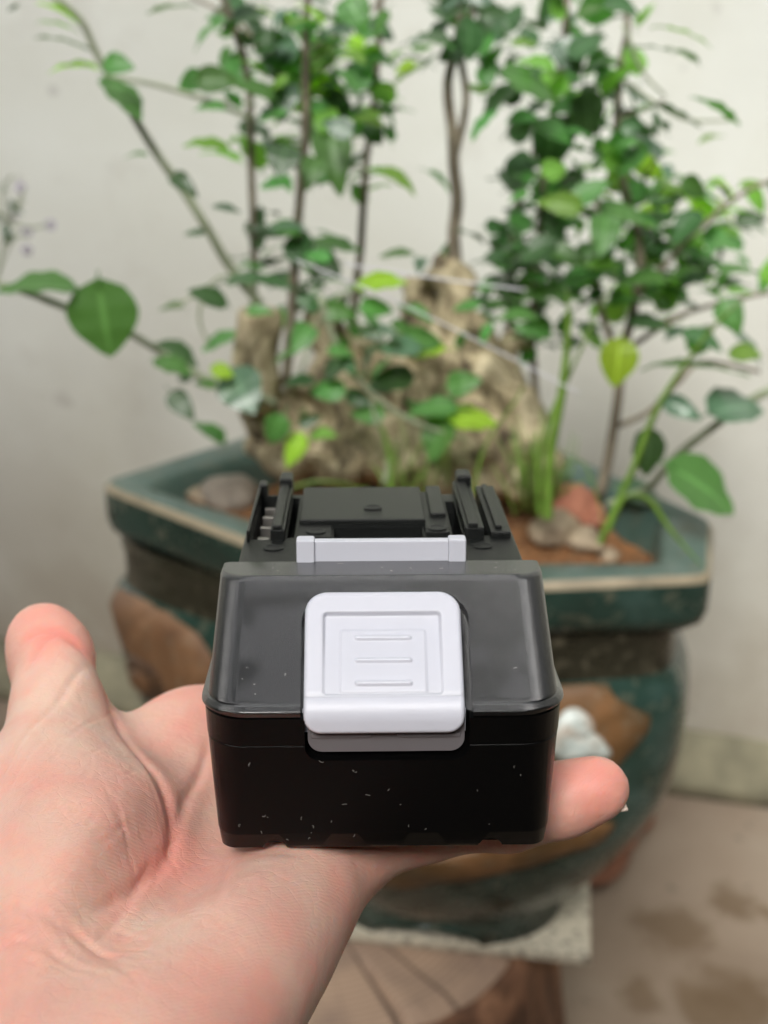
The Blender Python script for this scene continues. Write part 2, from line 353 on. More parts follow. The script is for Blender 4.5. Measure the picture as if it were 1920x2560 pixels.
def recalc(me):
    bm = bmesh.new(); bm.from_mesh(me); bmesh.ops.recalc_face_normals(bm, faces=bm.faces[:]); bm.to_mesh(me); bm.free(); return me

def nets(fn, lo, hi, h):
    """surface nets: a smooth closed mesh of the zero level of fn (numpy, vectorised)"""
    ax = [np.arange(lo[i], hi[i] + h, h) for i in range(3)]
    X, Y, Z = np.meshgrid(*ax, indexing='ij'); D = fn(X, Y, Z).astype(np.float32)
    s = D < 0; nx, ny, nz_ = D.shape
    cs = np.zeros((nx - 1, ny - 1, nz_ - 1), np.int8)
    for i in (0, 1):
        for j in (0, 1):
            for k in (0, 1): cs += s[i:nx - 1 + i, j:ny - 1 + j, k:nz_ - 1 + k]
    act = (cs > 0) & (cs < 8); idx = -np.ones(act.shape, np.int64); I, J, K = np.nonzero(act); idx[I, J, K] = np.arange(len(I))
    P = np.zeros((len(I), 3)); C = np.zeros(len(I)); cor = [(i, j, k) for i in (0, 1) for j in (0, 1) for k in (0, 1)]
    for a in cor:
        for d in range(3):
            if a[d]: continue
            b = list(a); b[d] = 1
            da = D[I + a[0], J + a[1], K + a[2]]; db = D[I + b[0], J + b[1], K + b[2]]
            m = (da < 0) != (db < 0); t = np.where(m, da / np.where(m, da - db, 1), 0)
            q = np.zeros((len(I), 3)); q[:] = a; q[:, d] += t; P += q * m[:, None]; C += m
    P /= C[:, None]; P = (P + np.stack([I, J, K], 1)) * h + np.array(lo)
    fs = []
    for d in range(3):
        e = [d, (d + 1) % 3, (d + 2) % 3]
        A = np.swapaxes(np.swapaxes(s, 0, 0), 0, 0).transpose(e); ID = idx.transpose(e)
        c = A[:-1, 1:-1, 1:-1] != A[1:, 1:-1, 1:-1]; i, j, k = np.nonzero(c); j += 1; k += 1
        q = np.stack([ID[i, j - 1, k - 1], ID[i, j, k - 1], ID[i, j, k], ID[i, j - 1, k]], 1)
        fl = A[i, j, k]; q[~fl] = q[~fl][:, ::-1]; fs.append(q)
    fs = np.concatenate(fs); fs = fs[(fs >= 0).all(1)]
    return P, fs
def npmesh(name, P, fs):
    me = bpy.data.meshes.new(name); me.vertices.add(len(P)); me.vertices.foreach_set('co', P.astype(np.float32).ravel())
    me.loops.add(fs.size); me.loops.foreach_set('vertex_index', fs.astype(np.int32).ravel())
    k = fs.shape[1]; me.polygons.add(len(fs)); me.polygons.foreach_set('loop_start', np.arange(0, fs.size, k, dtype=np.int32)); me.polygons.foreach_set('loop_total', np.full(len(fs), k, np.int32))
    me.update(calc_edges=True); me.validate(); return me
def smin(a, b, k):
    h = np.maximum(k - np.abs(a - b), 0) / k; return np.minimum(a, b) - h * h * k * 0.25
def capsule(X, Y, Z, a, b, ra, rb):
    a = np.array(a, float); b = np.array(b, float); ba = b - a; L = ba @ ba
    px, py, pz = X - a[0], Y - a[1], Z - a[2]
    t = np.clip((px * ba[0] + py * ba[1] + pz * ba[2]) / L, 0, 1)
    return np.sqrt((px - ba[0] * t) ** 2 + (py - ba[1] * t) ** 2 + (pz - ba[2] * t) ** 2) - (ra + (rb - ra) * t)
def ellipsoid(X, Y, Z, c, r, rotz=0.0):
    x, y, z = X - c[0], Y - c[1], Z - c[2]; ca, sa = math.cos(rotz), math.sin(rotz)
    x, y = x * ca + y * sa, -x * sa + y * ca
    q = np.sqrt((x / r[0]) ** 2 + (y / r[1]) ** 2 + (z / r[2]) ** 2); g = np.sqrt((x / r[0] ** 2) ** 2 + (y / r[1] ** 2) ** 2 + (z / r[2] ** 2) ** 2) + 1e-6
    return q * (q - 1) / g
def projected(u, v, X, Y, Z): pass

# ------------------------------------------------------------------ ground, wall
def sheet(x0, x1, y0, y1, z, n=60):
    vs = []; fs = []
    for i in range(n + 1):
        for j in range(n + 1): vs.append((x0 + (x1 - x0) * i / n, y0 + (y1 - y0) * j / n, z))
    for i in range(n):
        for j in range(n): fs.append((i * (n + 1) + j, (i + 1) * (n + 1) + j, (i + 1) * (n + 1) + j + 1, i * (n + 1) + j + 1))
    return vs, fs
g = link('ground', mesh('ground', *sheet(-60, 60, -60, 60, 0, 2)), M_floor); tag(g, kind='structure')
wl = atz(0, 1700, 0.0); wr = atz(1850, 1955, 0.0)
wd = (wr - wl).normalized(); wn_ = Vector((-wd.y, wd.x, 0))      # away from the viewer
wvs = []; wfs = []; W0 = wl - wd * 3.0; WL = 6.5; nx, nzv = 160, 70
for side in (0, 1):
    for i in range(nx + 1):
        for j in range(nzv + 1):
            p = W0 + wd * (WL * i / nx); z = 2.4 * j / nzv
            off = 0.006 * noise.noise(Vector((p.x * 3, z * 3, 0))) + 0.002 * noise.noise(Vector((p.x * 14, z * 14, 5)))
            q = p + wn_ * (0.15 if side else off); wvs.append((q.x, q.y, z))
m_ = (nx + 1) * (nzv + 1); idx = lambda s, i, j: s * m_ + i * (nzv + 1) + j
for i in range(nx):
    for j in range(nzv):
        wfs.append((idx(0, i, j), idx(0, i + 1, j), idx(0, i + 1, j + 1), idx(0, i, j + 1))); wfs.append((idx(1, i, j), idx(1, i, j + 1), idx(1, i + 1, j + 1), idx(1, i + 1, j)))
for i in range(nx): wfs.append((idx(0, i, nzv), idx(0, i + 1, nzv), idx(1, i + 1, nzv), idx(1, i, nzv)))
for j in range(nzv):
    wfs.append((idx(0, 0, j), idx(0, 0, j + 1), idx(1, 0, j + 1), idx(1, 0, j))); wfs.append((idx(0, nx, j), idx(1, nx, j), idx(1, nx, j + 1), idx(0, nx, j + 1)))
wall = link('garden_wall', mesh('wall', wvs, wfs), M_wall); tag(wall, 'off-white plastered wall with stains, behind the potted shrub', 'wall')
pv = []; pf = []; npl = 200
for i in range(npl + 1):
    p = W0 + wd * (WL * i / npl); k = noise.noise(Vector((p.x * 6, 0, 3))) * 0.006
    for (o, z) in ((-0.045 - k, 0.0), (-0.040 - k, 0.018 + k), (-0.022 - k, 0.045 + k), (-0.012, 0.062 + k * 1.6), (0.01, 0.066 + k * 1.6), (0.01, 0.0)):
        q = p + wn_ * o; pv.append((q.x, q.y, z))
for i in range(npl):
    for k in range(6): pf.append((i * 6 + k, (i + 1) * 6 + k, (i + 1) * 6 + (k + 1) % 6, i * 6 + (k + 1) % 6))
link('mortar_fillet', recalc(mesh('mortar_fillet', pv, pf)), M_plinth, wall)

# the rest of the small yard: side walls and the house front behind the viewer
M_yard = simple('weathered_grey_render', (0.10, 0.09, 0.075), 0.9, 5, 0.4, 0.5, 0.004)
M_house = simple('dark_brown_render', (0.09, 0.07, 0.055), 0.9, 5, 0.35, 0.5, 0.004)
M_blade_dark = simple('branch_leaf_green', (0.04, 0.09, 0.03), 0.5, 40, 0.3)
M_wood = simple('dark_door_wood', (0.06, 0.035, 0.02), 0.5, 30, 0.3)
M_glass = simple('window_glass', (0.02, 0.025, 0.03), 0.05, 30, 0.1)
for x, lb in ((-1.25, 'weathered grey side wall of the yard on the left'), (1.45, 'weathered grey side wall of the yard on the right')):
    tag(link('side_wall', mesh('side_wall', *bevel_box(x - .08, x + .08, -2.68, .85, 0, 3.3, .01)), M_yard, None, False), lb, 'wall')
house = empty('house_front', 'brown rendered house front with door, window and eave behind the viewer', 'house', (0, -2.7, 0))
def hb(name, mat, par, *a):
    o = link(name, mesh(name, *bevel_box(*a)), mat, par, False); return o
hb('wall', M_house, house, -3, 3, -.15, 0, 0, 2.8, .01)
dr = hb('door', M_wood, house, .5, 1.4, 0.003, .05, 0.01, 2.05, .01); hb('door_handle', M_metal, dr, .56, .59, .05, .09, .95, 1.07, .01)
wf_ = hb('window_frame', M_wood, house, -1.5, -.4, 0.003, .06, .95, 2.0, .01); hb('pane', M_glass, wf_, -1.42, -.98, .06, .066, 1.03, 1.92, .002); hb('pane', M_glass, wf_, -.92, -.48, .06, .066, 1.03, 1.92, .002)
ob_ = empty('added_reflection_branch', 'leafy branch added unseen above the viewer, for dark reflections in the battery hood', 'branch', (-.9, -.5, 2.75))  # unseen branch, added to darken patches of the hood's sky reflection
link('limb', mesh('limb', *tube(curvepts([(-1.0, -.3, -.3), (-.3, 0, 0), (.4, .1, .05), (.9, .15, -.05), (1.2, .1, -.1)], 5), [.022 - .0007 * i for i in range(21)], 8)), M_stem, ob_)
vs = []; fs = []; rb_ = random.Random(3)
for cx, cy, cz, sr, n in ((.42, .14, -.02, .10, 420), (.5, .3, 0, .06, 60), (-.3, 0, 0, .22, 160), (1.13, .12, -.1, .05, 60)):
    for _ in range(n):
        p = Vector((cx + rb_.gauss(0, sr), cy + rb_.gauss(0, sr * .8), cz + rb_.gauss(0, sr * .3))); Mx = Matrix.Translation(p) @ Matrix.Rotation(rb_.uniform(0, 6.28), 4, 'Z') @ Matrix.Rotation(rb_.uniform(-.9, .9), 4, 'X'); o = len(vs)
        vs += [tuple(Mx @ Vector(q)) for q in ((0, 0, 0), (.022, .03, .006), (.016, .06, .004), (0, .085, -.008), (-.016, .06, .004), (-.022, .03, .006))]; fs += [(o, o + 1, o + 2, o + 3), (o, o + 3, o + 4, o + 5)]
lv_ = link('leaves', mesh('leaves', vs, fs), M_blade_dark, ob_); lv_['kind'] = 'stuff'
hb('eave', M_wood, house, -3, 3, -.2, .5, 2.803, 2.9, .01)

# ------------------------------------------------------------------ stump and tile
ZT = HC - 0.69
SC = Vector((-0.06, 0.83, 0)); SR = 0.186; zs = ZT - 0.0105
stump = empty('tree_stump', 'sawn log stump with cracked top, under the tile and pot', 'stump', (SC.x, SC.y, 0))
vs = []; fs = []; nt_, nr = 540, 22
def srad(t): return SR * (1 + 0.03 * math.sin(3 * t + 1) + 0.02 * math.sin(7 * t) + 0.012 * noise.noise(Vector((math.cos(t) * 6, math.sin(t) * 6, 1))))
crk = [random.uniform(0, 6.28) for _ in range(16)]
for j in range(nr + 1):
    for i in range(nt_):
        t = 2 * math.pi * i / nt_; r = srad(t) * 0.965 * j / nr; z = zs + 0.0015 * noise.noise(Vector((r * math.cos(t) * 30, r * math.sin(t) * 30, 0))) - 0.002
        for q, c in enumerate(crk):
            d = abs((t - c + math.pi) % (2 * math.pi) - math.pi) * max(r, .01)
            if r > 0.03 + 0.07 * (q % 3): z -= 0.008 * max(0, 1 - d / (0.0035))
        if j > nr - 2: z -= 0.003 * (j - nr + 2)
        vs.append((r * math.cos(t), r * math.sin(t), z))
for j in range(nr):
    for i in range(nt_): a = j * nt_ + i; b = j * nt_ + (i + 1) % nt_; fs.append((a, b, b + nt_, a + nt_) if j else (a, b, b + nt_, a + nt_))
link('cut_top', recalc(mesh('cut_top', vs, fs)), M_end, stump)
vs = []; fs = []
prof = [(0.955, zs - 0.004), (0.985, zs + 0.001), (1.02, zs - 0.006), (1.05, zs - 0.03), (1.07, zs - 0.07), (1.10, 0.06), (1.16, 0.0)]
for s, z in prof:
    for i in range(nt_):
        t = 2 * math.pi * i / nt_; r = srad(t) * s * (1 + (0.035 * noise.noise(Vector((math.cos(t) * 9, math.sin(t) * 9, z * 12))) if s > 0.99 else 0)); vs.append((r * math.cos(t), r * math.sin(t), z))
for j in range(len(prof) - 1):
    for i in range(nt_): a = j * nt_ + i; b = j * nt_ + (i + 1) % nt_; fs.append((a, a + nt_, b + nt_, b))
link('bark', recalc(mesh('bark', vs, fs)), M_bark, stump)
tile = link('stone_tile', mesh('tile', *bevel_box(-0.30, 0, 0, 0.30, -0.010, 0, 0.0015)), M_tile); sharp(tile.data)
tile.location = (0.154, 0.737, ZT); tile.rotation_euler = (0, 0, R(-8)); tag(tile, 'pale speckled square tile lying on the log stump under the pot', 'tile')

# ------------------------------------------------------------------ the pot
ZR = HC - 0.36
rp = [atz(u, v, ZR) for u, v in ((240, 1205), (940, 1478), (1780, 1440), (1786, 1300), (1400, 1120), (620, 1085))]
pc = Vector((sum(p.x for p in rp) / 6, sum(p.y for p in rp) / 6)) ; NT = 240
def polyr(t):
    d = Vector((math.cos(t), math.sin(t))); best = 0
    for i in range(6):
        a = rp[i].xy - pc; b = rp[(i + 1) % 6].xy - pc; e = b - a; den = d.x * e.y - d.y * e.x
        if abs(den) < 1e-9: continue
        r = (a.x * e.y - a.y * e.x) / den; s = (a.x * d.y - a.y * d.x) / den
        if r > 0 and -1e-6 <= s <= 1 + 1e-6: best = max(best, r)
    return best
base_r = np.array([polyr(2 * math.pi * i / NT) for i in range(NT)])
def smooth_r(sig):
    k = np.arange(-80, 81); g_ = np.exp(-0.5 * (k / sig) ** 2); g_ /= g_.sum()
    return np.array([sum(g_[j] * base_r[(i + k[j]) % NT] for j in range(len(k))) for i in range(NT)])
r_rim = smooth_r(0.9); r_mid = smooth_r(3.2); r_low = smooth_r(13)
thL = math.atan2(rp[0].y - pc.y, rp[0].x - pc.x) % (2 * math.pi); thA = np.arange(NT) * 2 * math.pi / NT; gL = np.exp(-(((thA - thL + math.pi) % (2 * math.pi) - math.pi) / .45) ** 2)
r_mid = r_mid * (1 + .11 * gL); r_low = r_low * (1 + .08 * gL)
pot = empty('plant_pot', 'teal green glazed hexagonal bonsai pot with brown log relief, standing on a tile', 'plant pot', (pc.x, pc.y, ZT))
def potsec(s, z, rr): return [(rr[i] * s * math.cos(2 * math.pi * i / NT), rr[i] * s * math.sin(2 * math.pi * i / NT), z - ZT) for i in range(NT)]
def inset(rr, d, z): return [((rr[i] - d) * math.cos(2 * math.pi * i / NT), (rr[i] - d) * math.sin(2 * math.pi * i / NT), z - ZT) for i in range(NT)]
bodyprof = [(-.040, .90), (-.046, .91), (-.052, .902), (-.070, .900), (-.078, .908), (-.084, .935), (-.096, .965), (-.12, .985), (-.15, .995), (-.18, .985), (-.20, .965), (-.22, .925), (-.24, .87), (-.26, .805), (-.28, .73), (-.295, .66), (-.305, .60)]
def brr(dz): 
    k = min(1, max(0, (-dz - .08) / .16)); return r_mid * (1 - k) + r_low * k
P_ = lambda lst: loft(lst, False, False)
link('body', recalc(mesh('body', *P_([potsec(s, ZR + dz, brr(dz)) for dz, s in bodyprof if dz <= -.078]))), M_glaze, pot)
link('neck', recalc(mesh('neck', *P_([potsec(s, ZR + dz, brr(dz)) for dz, s in bodyprof if dz >= -.0785]))), M_neck, pot)
link('rim', recalc(mesh('rim', *P_([inset(r_rim, .030, ZR - .045), inset(r_rim, .012, ZR - .043), inset(r_rim, .003, ZR - .036), inset(r_rim, 0, ZR - .028), inset(r_rim, 0, ZR - .0055)]))), M_glaze, pot)
link('rim_edge', recalc(mesh('rim_edge', *P_([inset(r_rim, 0, ZR - .0055), inset(r_rim, .0008, ZR - .003), inset(r_rim, .004, ZR)]))), M_tan, pot)
link('rim_top', recalc(mesh('rim_top', *P_([inset(r_rim, .004, ZR), inset(r_rim, .030, ZR), inset(r_rim, .034, ZR - .003), inset(r_rim, .037, ZR - .012), inset(r_rim, .040, ZR - .06)]))), M_rim, pot)
# feet: one ring cut by arches
vs = []; fs = []
for k, (s0, dz) in enumerate([(.60, -.305), (.57, -.315), (.585, -.3305), (.53, -.3305), (.50, -.305)]):
    for i in range(NT):
        t = 2 * math.pi * i / NT; z = ZR + dz
        arch = max(0.0, math.sin(3 * t + 0.4)) ** 0.6
        if k in (2, 3): z = max(z, ZR - .3305 + .017 * arch)
        vs.append((r_low[i] * s0 * math.cos(t), r_low[i] * s0 * math.sin(t), z - ZT))
for k in range(4):
    for i in range(NT): a = k * NT + i; b = k * NT + (i + 1) % NT; fs.append((a, b, b + NT, a + NT))
link('foot', recalc(mesh('foot', vs, fs)), M_glaze, pot)
def bprof(dz):
    return float(np.interp(-dz, [-a for a, _ in bodyprof], [s for _, s in bodyprof]))
def bellypt(t, dz, off=0.0):
    i = (t / (2 * math.pi) * NT) % NT; i0 = int(i); f = i - i0; rr = brr(dz); r = (rr[i0] * (1 - f) + rr[(i0 + 1) % NT] * f) * bprof(dz) + off
    return Vector((r * math.cos(t), r * math.sin(t), ZR + dz - ZT))
def proj(p):
    d = p - Vector((0, 0, HC)); c, s = math.cos(R(PITCH)), math.sin(R(PITCH)); z = d.y * c - d.z * s; y = d.y * s + d.z * c
    return 960 + F * d.x / z, 1280 - F * y / z
def bellyfind(u, v):
    best = None
    for i in range(0, 180):
        t = math.pi + math.pi * i / 180
        for j in range(60):
            dz = -.085 - .22 * j / 60; q = bellypt(t, dz) + Vector((pc.x, pc.y, ZT)); a, b = proj(q); d = (a - u) ** 2 + (b - v) ** 2
            if best is None or d < best[0]: best = (d, t, dz)
    return best[1], best[2]
def relief(name, u, v, ht, hz, h, mat, rot=0.0, rag=0.15, seed=0, n=26, label=None):
    """a raised glazed patch that follows the belly; ht, hz are half sizes in metres"""
    t0, z0 = bellyfind(u, v); r0 = bellypt(t0, z0).xy.length; vs = []; fs = []; nr = 9
    for j in range(nr + 1):
        for i in range(n):
            a = 2 * math.pi * i / n; q = j / nr * (1 + rag * noise.noise(Vector((math.cos(a) * 1.5 + seed, math.sin(a) * 1.5, seed))))
            x, y = ht * q * math.cos(a), hz * q * math.sin(a); x, y = x * math.cos(rot) - y * math.sin(rot), x * math.sin(rot) + y * math.cos(rot)
            e = h * (1 - (j / nr) ** 4) - 0.002 * (j == nr) + 0.0012 * noise.noise(Vector((x * 60, y * 200, seed)))
            vs.append(bellypt(t0 + x / r0, max(-.303, min(-.08, z0 + y)), e))
    for j in range(nr):
        for i in range(n): fs.append((j * n + i, j * n + (i + 1) % n, (j + 1) * n + (i + 1) % n, (j + 1) * n + i))
    o = link(name, recalc(mesh(name, vs, fs)), mat, pot)
    if label: o['label'] = label
    return o
relief('log_relief', 425, 1655, .056, .030, .009, M_log, R(-38), .3, 1)
relief('knot_relief', 392, 1690, .021, .021, .013, M_knot, 0, .1, 3)
relief('knot_centre', 392, 1700, .013, .014, .016, M_log, 0, .1, 4)
relief('petal_surround', 1430, 1850, .040, .040, .005, M_brown, 0, .3, 5)
for du, dv, a, b in ((-30, -20, .010, .020), (8, -30, .011, .013), (-10, 20, .017, .013), (34, 8, .009, .017)):
    relief('petal', 1425 + du, 1840 + dv, a, b, .011, M_petal, du * 0.02, .15, du)
for u, v, a, b, s in ((1120, 2170, .06, .018, 8), (1350, 2110, .05, .02, 9), (930, 2180, .05, .02, 10)):
    relief('rock_relief', u, v, a, b, .006, M_brown, R(10), .4, s)
# soil
vs = [(0, 0, 0)]; fs = []; nr = 34
def soilz(x, y): return ZR - .026 + .010 * noise.noise(Vector((x * 9, y * 9, 2))) + .006 * noise.noise(Vector((x * 35, y * 35, 4))) + .003 * noise.noise(Vector((x * 110, y * 110, 4)))
for j in range(nr + 1):
    for i in range(NT):
        t = 2 * math.pi * i / NT; r = (r_rim[i] - .0385) * (j + .3) / (nr + .3); x = r * math.cos(t) + pc.x; y = r * math.sin(t) + pc.y; vs.append((x, y, soilz(x, y)))
vs[0] = (pc.x, pc.y, soilz(pc.x, pc.y))
for i in range(NT): fs.append((0, 1 + i, 1 + (i + 1) % NT))
for j in range(nr):
    for i in range(NT): a = 1 + j * NT + i; b = 1 + j * NT + (i + 1) % NT; fs.append((a, b, b + NT, a + NT))
soil = link('soil', recalc(mesh('soil', vs, fs)), M_soil); tag(soil, 'orange brown crumbly soil filling the glazed pot', 'soil', kind='stuff')
# pebbles and clods lying on the soil
def pebble(name, p, r, mat, sd_, label, cat='stone', group=None):
    bm = bmesh.new(); bmesh.ops.create_icosphere(bm, subdivisions=3, radius=1)
    for v in bm.verts:
        k = 1 + .35 * noise.noise(v.co * 1.3 + Vector((sd_, 0, 0))) + .10 * noise.noise(v.co * 5 + Vector((sd_, 0, 0))); v.co = Vector((v.co.x * r[0], v.co.y * r[1], v.co.z * r[2])) * k
    me = bpy.data.meshes.new(name); bm.to_mesh(me); bm.free(); o = link(name, me, mat); o.location = p; o.rotation_euler = (0, 0, sd_); return tag(o, label, cat, group)
def soilpt(u, v):
    p = atz(u, v, ZR - .026); return Vector((p.x, p.y, soilz(p.x, p.y)))
for i, (u, v, r, m, lb) in enumerate([(575, 1255, .020, 1, 'flat grey stone on the soil left of the battery pack'), (500, 1262, .009, 0, 'small tan stone on the soil near the left rim'),
        (465, 1225, .008, 0, 'small pinkish stone beside the left inner rim of the pot'), (1425, 1300, .022, 2, 'largest reddish stone on the soil right of the battery pack'),
        (1385, 1358, .016, 0, 'pale tan stone on the soil next to the battery pack'), (1450, 1370, .014, 0, 'tan stone in front of the reddish stone'),
        (1615, 1318, .008, 0, 'small cream snail-like stone near the right inner rim'), (1520, 1375, .007, 0, 'little tan stone in the middle of the right soil patch'),
        (1490, 1325, .009, 2, 'small reddish stone beside the larger reddish one')]):
    p = soilpt(u, v); pebble('stone', p + Vector((0, 0, r * .35)), (r * 1.25, r, r * .7), M_peb[m], i * 1.7 + .4, lb, 'stone', 'stones lying on the soil in the pot')
vs = []; fs = []
for i in range(1500):
    u, v = random.choice([(random.uniform(400, 700), random.uniform(1190, 1340)), (random.uniform(1290, 1700), random.uniform(1270, 1420)), (random.uniform(600, 1400), random.uniform(1130, 1350))])
    p = soilpt(u, v); k = p.xy - pc
    if k.length > base_r[int((math.atan2(k.y, k.x) % (2 * math.pi)) / (2 * math.pi) * NT) % NT] - .045: continue
    s = random.uniform(.0008, .0026); o = len(vs)
    for d in ((1, 0, 0), (-1, 0, 0), (0, 1, 0), (0, -1, 0), (0, 0, 1), (0, 0, -1)): vs.append(p + Vector(d) * s * random.uniform(.6, 1.3))
    for a in ((0, 2, 4), (2, 1, 4), (1, 3, 4), (3, 0, 4), (2, 0, 5), (1, 2, 5), (3, 1, 5), (0, 3, 5)): fs.append(tuple(o + q for q in a))
gr = link('soil_crumbs', mesh('crumbs', vs, fs), simple('soil_grit', (0.24, 0.13, 0.06), 0.9, 60, 0.5)); tag(gr, 'scattered tan grit and crumbs over the soil in the pot', 'grit', kind='stuff')

# ------------------------------------------------------------------ the shrub
shrub = empty('bonsai_shrub', 'leafy bonsai shrub with gnarled pale root base growing from the glazed pot', 'shrub', (pc.x, pc.y, ZR))
sh0 = Vector((pc.x, pc.y, ZR))
def K(u, v, y): return aty(u, v, y)
YB = 0.86
roots = [((735, 1110), (1290, 1150), .027, .030, YB), ((900, 1120), (1150, 1165), .026, .03, YB - .02), ((1130, 695), (1155, 860), .011, .021, YB), ((1155, 860), (1215, 1100), .022, .034, YB), ((1185, 940), (1290, 1100), .022, .026, YB - .01),
         ((1290, 1010), (1320, 1170), .016, .022, YB - .02), ((800, 800), (850, 960), .013, .022, YB + .02), ((850, 960), (990, 1090), .024, .030, YB), ((1050, 750), (1060, 830), .012, .017, YB + .02),
         ((1060, 830), (1100, 1040), .018, .030, YB + .01), ((870, 880), (960, 930), .017, .019, YB + .03), ((960, 930), (1080, 1060), .02, .03, YB + .01), ((1265, 880), (1250, 1040), .011, .022, YB + .02), ((670, 1060), (780, 1110), .016, .024, YB), ((640, 960), (700, 1070), .012, .02, YB)]
rts = [(K(*a, y), K(*b, y), ra, rb) for a, b, ra, rb, y in roots]
def rootf(X, Y, Z):
    d = None
    for a, b, ra, rb in rts:
        c = capsule(X, Y, Z, a, b, ra, rb); d = c if d is None else smin(d, c, .010)
    d = d + .006 * np.sin(X * 95 + 2 * np.sin(Z * 60)) * np.sin(Z * 50 + 1.5 * np.sin(X * 70)) + .0035 * np.sin(X * 210 + Z * 90) * np.sin(Y * 180 + Z * 150)
    return d
lo = [min(min(a[i], b[i]) - max(ra, rb) - .015 for a, b, ra, rb in rts) for i in range(3)]; hi = [max(max(a[i], b[i]) + max(ra, rb) + .015 for a, b, ra, rb in rts) for i in range(3)]
lo[2] = max(lo[2], ZR - .05)
Pn, Fn = nets(rootf, lo, hi, .0028); o = link('root_base', npmesh('root_base', Pn - np.array(sh0), Fn), M_root, shrub)
# the sawn-off stub at the left of the root mass
def stubf(X, Y, Z):
    a = K(640, 985, YB - .02); b = K(645, 790, YB - .02); c = capsule(X, Y, Z, a, b, .0160, .0155) + .0018 * np.sin(X * 260 + np.sin(Z * 90)) * np.sin(Z * 120)
    return np.maximum(c, Z - (b.z + .004))
a = K(640, 985, YB - .02); Pn, Fn = nets(stubf, (a.x - .035, a.y - .035, a.z - .03), (a.x + .035, a.y + .035, a.z + .1), .0018)
o = link('sawn_stub', npmesh('sawn_stub', Pn - np.array(sh0), Fn), M_root, shrub); o['label'] = 'upright sawn-off pale stub'

def stem(pts, wpx, y0, y1=None, green=False, name='stem'):
    y1 = y0 if y1 is None else y1; n = len(pts); P = [K(u, v, y0 + (y1 - y0) * i / (n - 1)) for i, (u, v) in enumerate(pts)]
    C = curvepts(P, 5); m = len(C); w0, w1 = wpx if hasattr(wpx, '__len__') else (wpx, wpx)
    rad = [(w0 + (w1 - w0) * i / (m - 1)) * .5 * 0.93 / F * (1 + .12 * noise.noise(Vector((i * .7, w0, 0)))) for i in range(m)]
    C = [c + Vector((noise.noise(c * 40), noise.noise(c * 40 + Vector((9, 0, 0))), 0)) * .0012 - sh0 for c in C]
    link(name, mesh(name, *tube(C, rad, 9)), M_green_stem if green else M_stem, shrub); return [c + sh0 for c in C]
STEMS = [stem(*a) for a in [
    ([(650, 760), (570, 660), (480, 510), (400, 395), (325, 275), (245, 140), (200, 50), (120, -20)], (22, 12), YB - .03, YB - .06, True),
    ([(635, 800), (632, 600), (630, 420), (628, 280), (612, 150), (560, 0), (540, -60)], (18, 15), YB, YB - .01),
    ([(715, 960), (735, 700), (750, 470), (765, 330), (762, 180), (770, 0), (775, -80)], (24, 14), YB - .02),
    ([(880, 800), (902, 620), (912, 440), (935, 270), (945, 120), (955, -60)], (20, 14), YB + .02),
    ([(1140, 730), (1136, 600), (1140, 480), (1130, 340), (1118, 210), (1150, 60), (1145, -60)], (34, 16), YB),
    ([(1135, 400), (1165, 250), (1152, 130), (1185, 20), (1190, -60)], (18, 12), YB, YB - .01),
    ([(1350, 1100), (1330, 850), (1350, 600), (1360, 400), (1400, 200), (1420, -60)], (20, 14), YB + .02),
    ([(1290, 950), (1270, 750), (1290, 540), (1330, 420), (1340, 320)], (16, 10), YB + .05),
    ([(1500, 1240), (1535, 1060), (1555, 900), (1590, 740), (1600, 600), (1550, 420), (1545, 200), (1570, 60), (1545, -60)], (26, 12), YB - .02, YB + .02),
    ([(1555, 930), (1500, 760), (1480, 600), (1500, 460)], (18, 8), YB - .02),
    ([(1590, 740), (1700, 620), (1760, 560), (1860, 480), (1960, 440)], (14, 8), YB - .03),
    ([(1560, 880), (1680, 800), (1790, 760), (1930, 730)], (14, 8), YB - .02),
    ([(1545, 1065), (1620, 1030), (1690, 960), (1760, 905), (1900, 930)], (14, 9), YB - .02),
    ([(690, 1010), (600, 965), (510, 945), (420, 890), (300, 820), (180, 775), (80, 735), (-40, 700)], (18, 15), YB - .04, YB - .10, True),
    ([(1520, 1260), (1620, 1220), (1680, 1150), (1780, 1070), (1860, 1010), (1960, 960)], (16, 20), YB - .04, YB - .10, True),
    ([(640, 720), (560, 690), (500, 730), (430, 770)], (9, 6), YB - .04, None, True), ([(505, 735), (500, 800), (525, 860)], (9, 5), YB - .04, None, True),
    ([(640, 300), (500, 245), (380, 210), (260, 190)], (12, 8), YB - .04, YB - .05, True), ([(640, 260), (520, 250), (400, 215)], (8, 6), YB - .02, None, True),
    ([(800, 740), (860, 900), (950, 1000), (1050, 1060), (1170, 1100)], (14, 6), YB - .09, None, True), ([(850, 780), (960, 860), (1060, 900)], (9, 6), YB - .08, None, True),
    ([(960, 1210), (970, 1130), (940, 1050), (930, 1000)], (12, 6), YB - .10, None, True), ([(750, 930), (830, 760), (960, 700)], (8, 5), YB - .07, None, True),
    ([(1560, 200), (1640, 260), (1720, 300), (1830, 300)], (10, 5), YB - .02, None, True), ([(1560, 60), (1600, 170), (1660, 240)], (10, 6), YB, None, True),
    ([(1545, 300), (1620, 270), (1660, 250)], (10, 6), YB), ([(780, 400), (900, 420), (1020, 440)], (10, 5), YB, None, True), ([(780, 120), (880, 60), (990, -30)], (10, 6), YB), ([(700, 200), (600, 60), (470, -10)], (10, 6), YB)]]

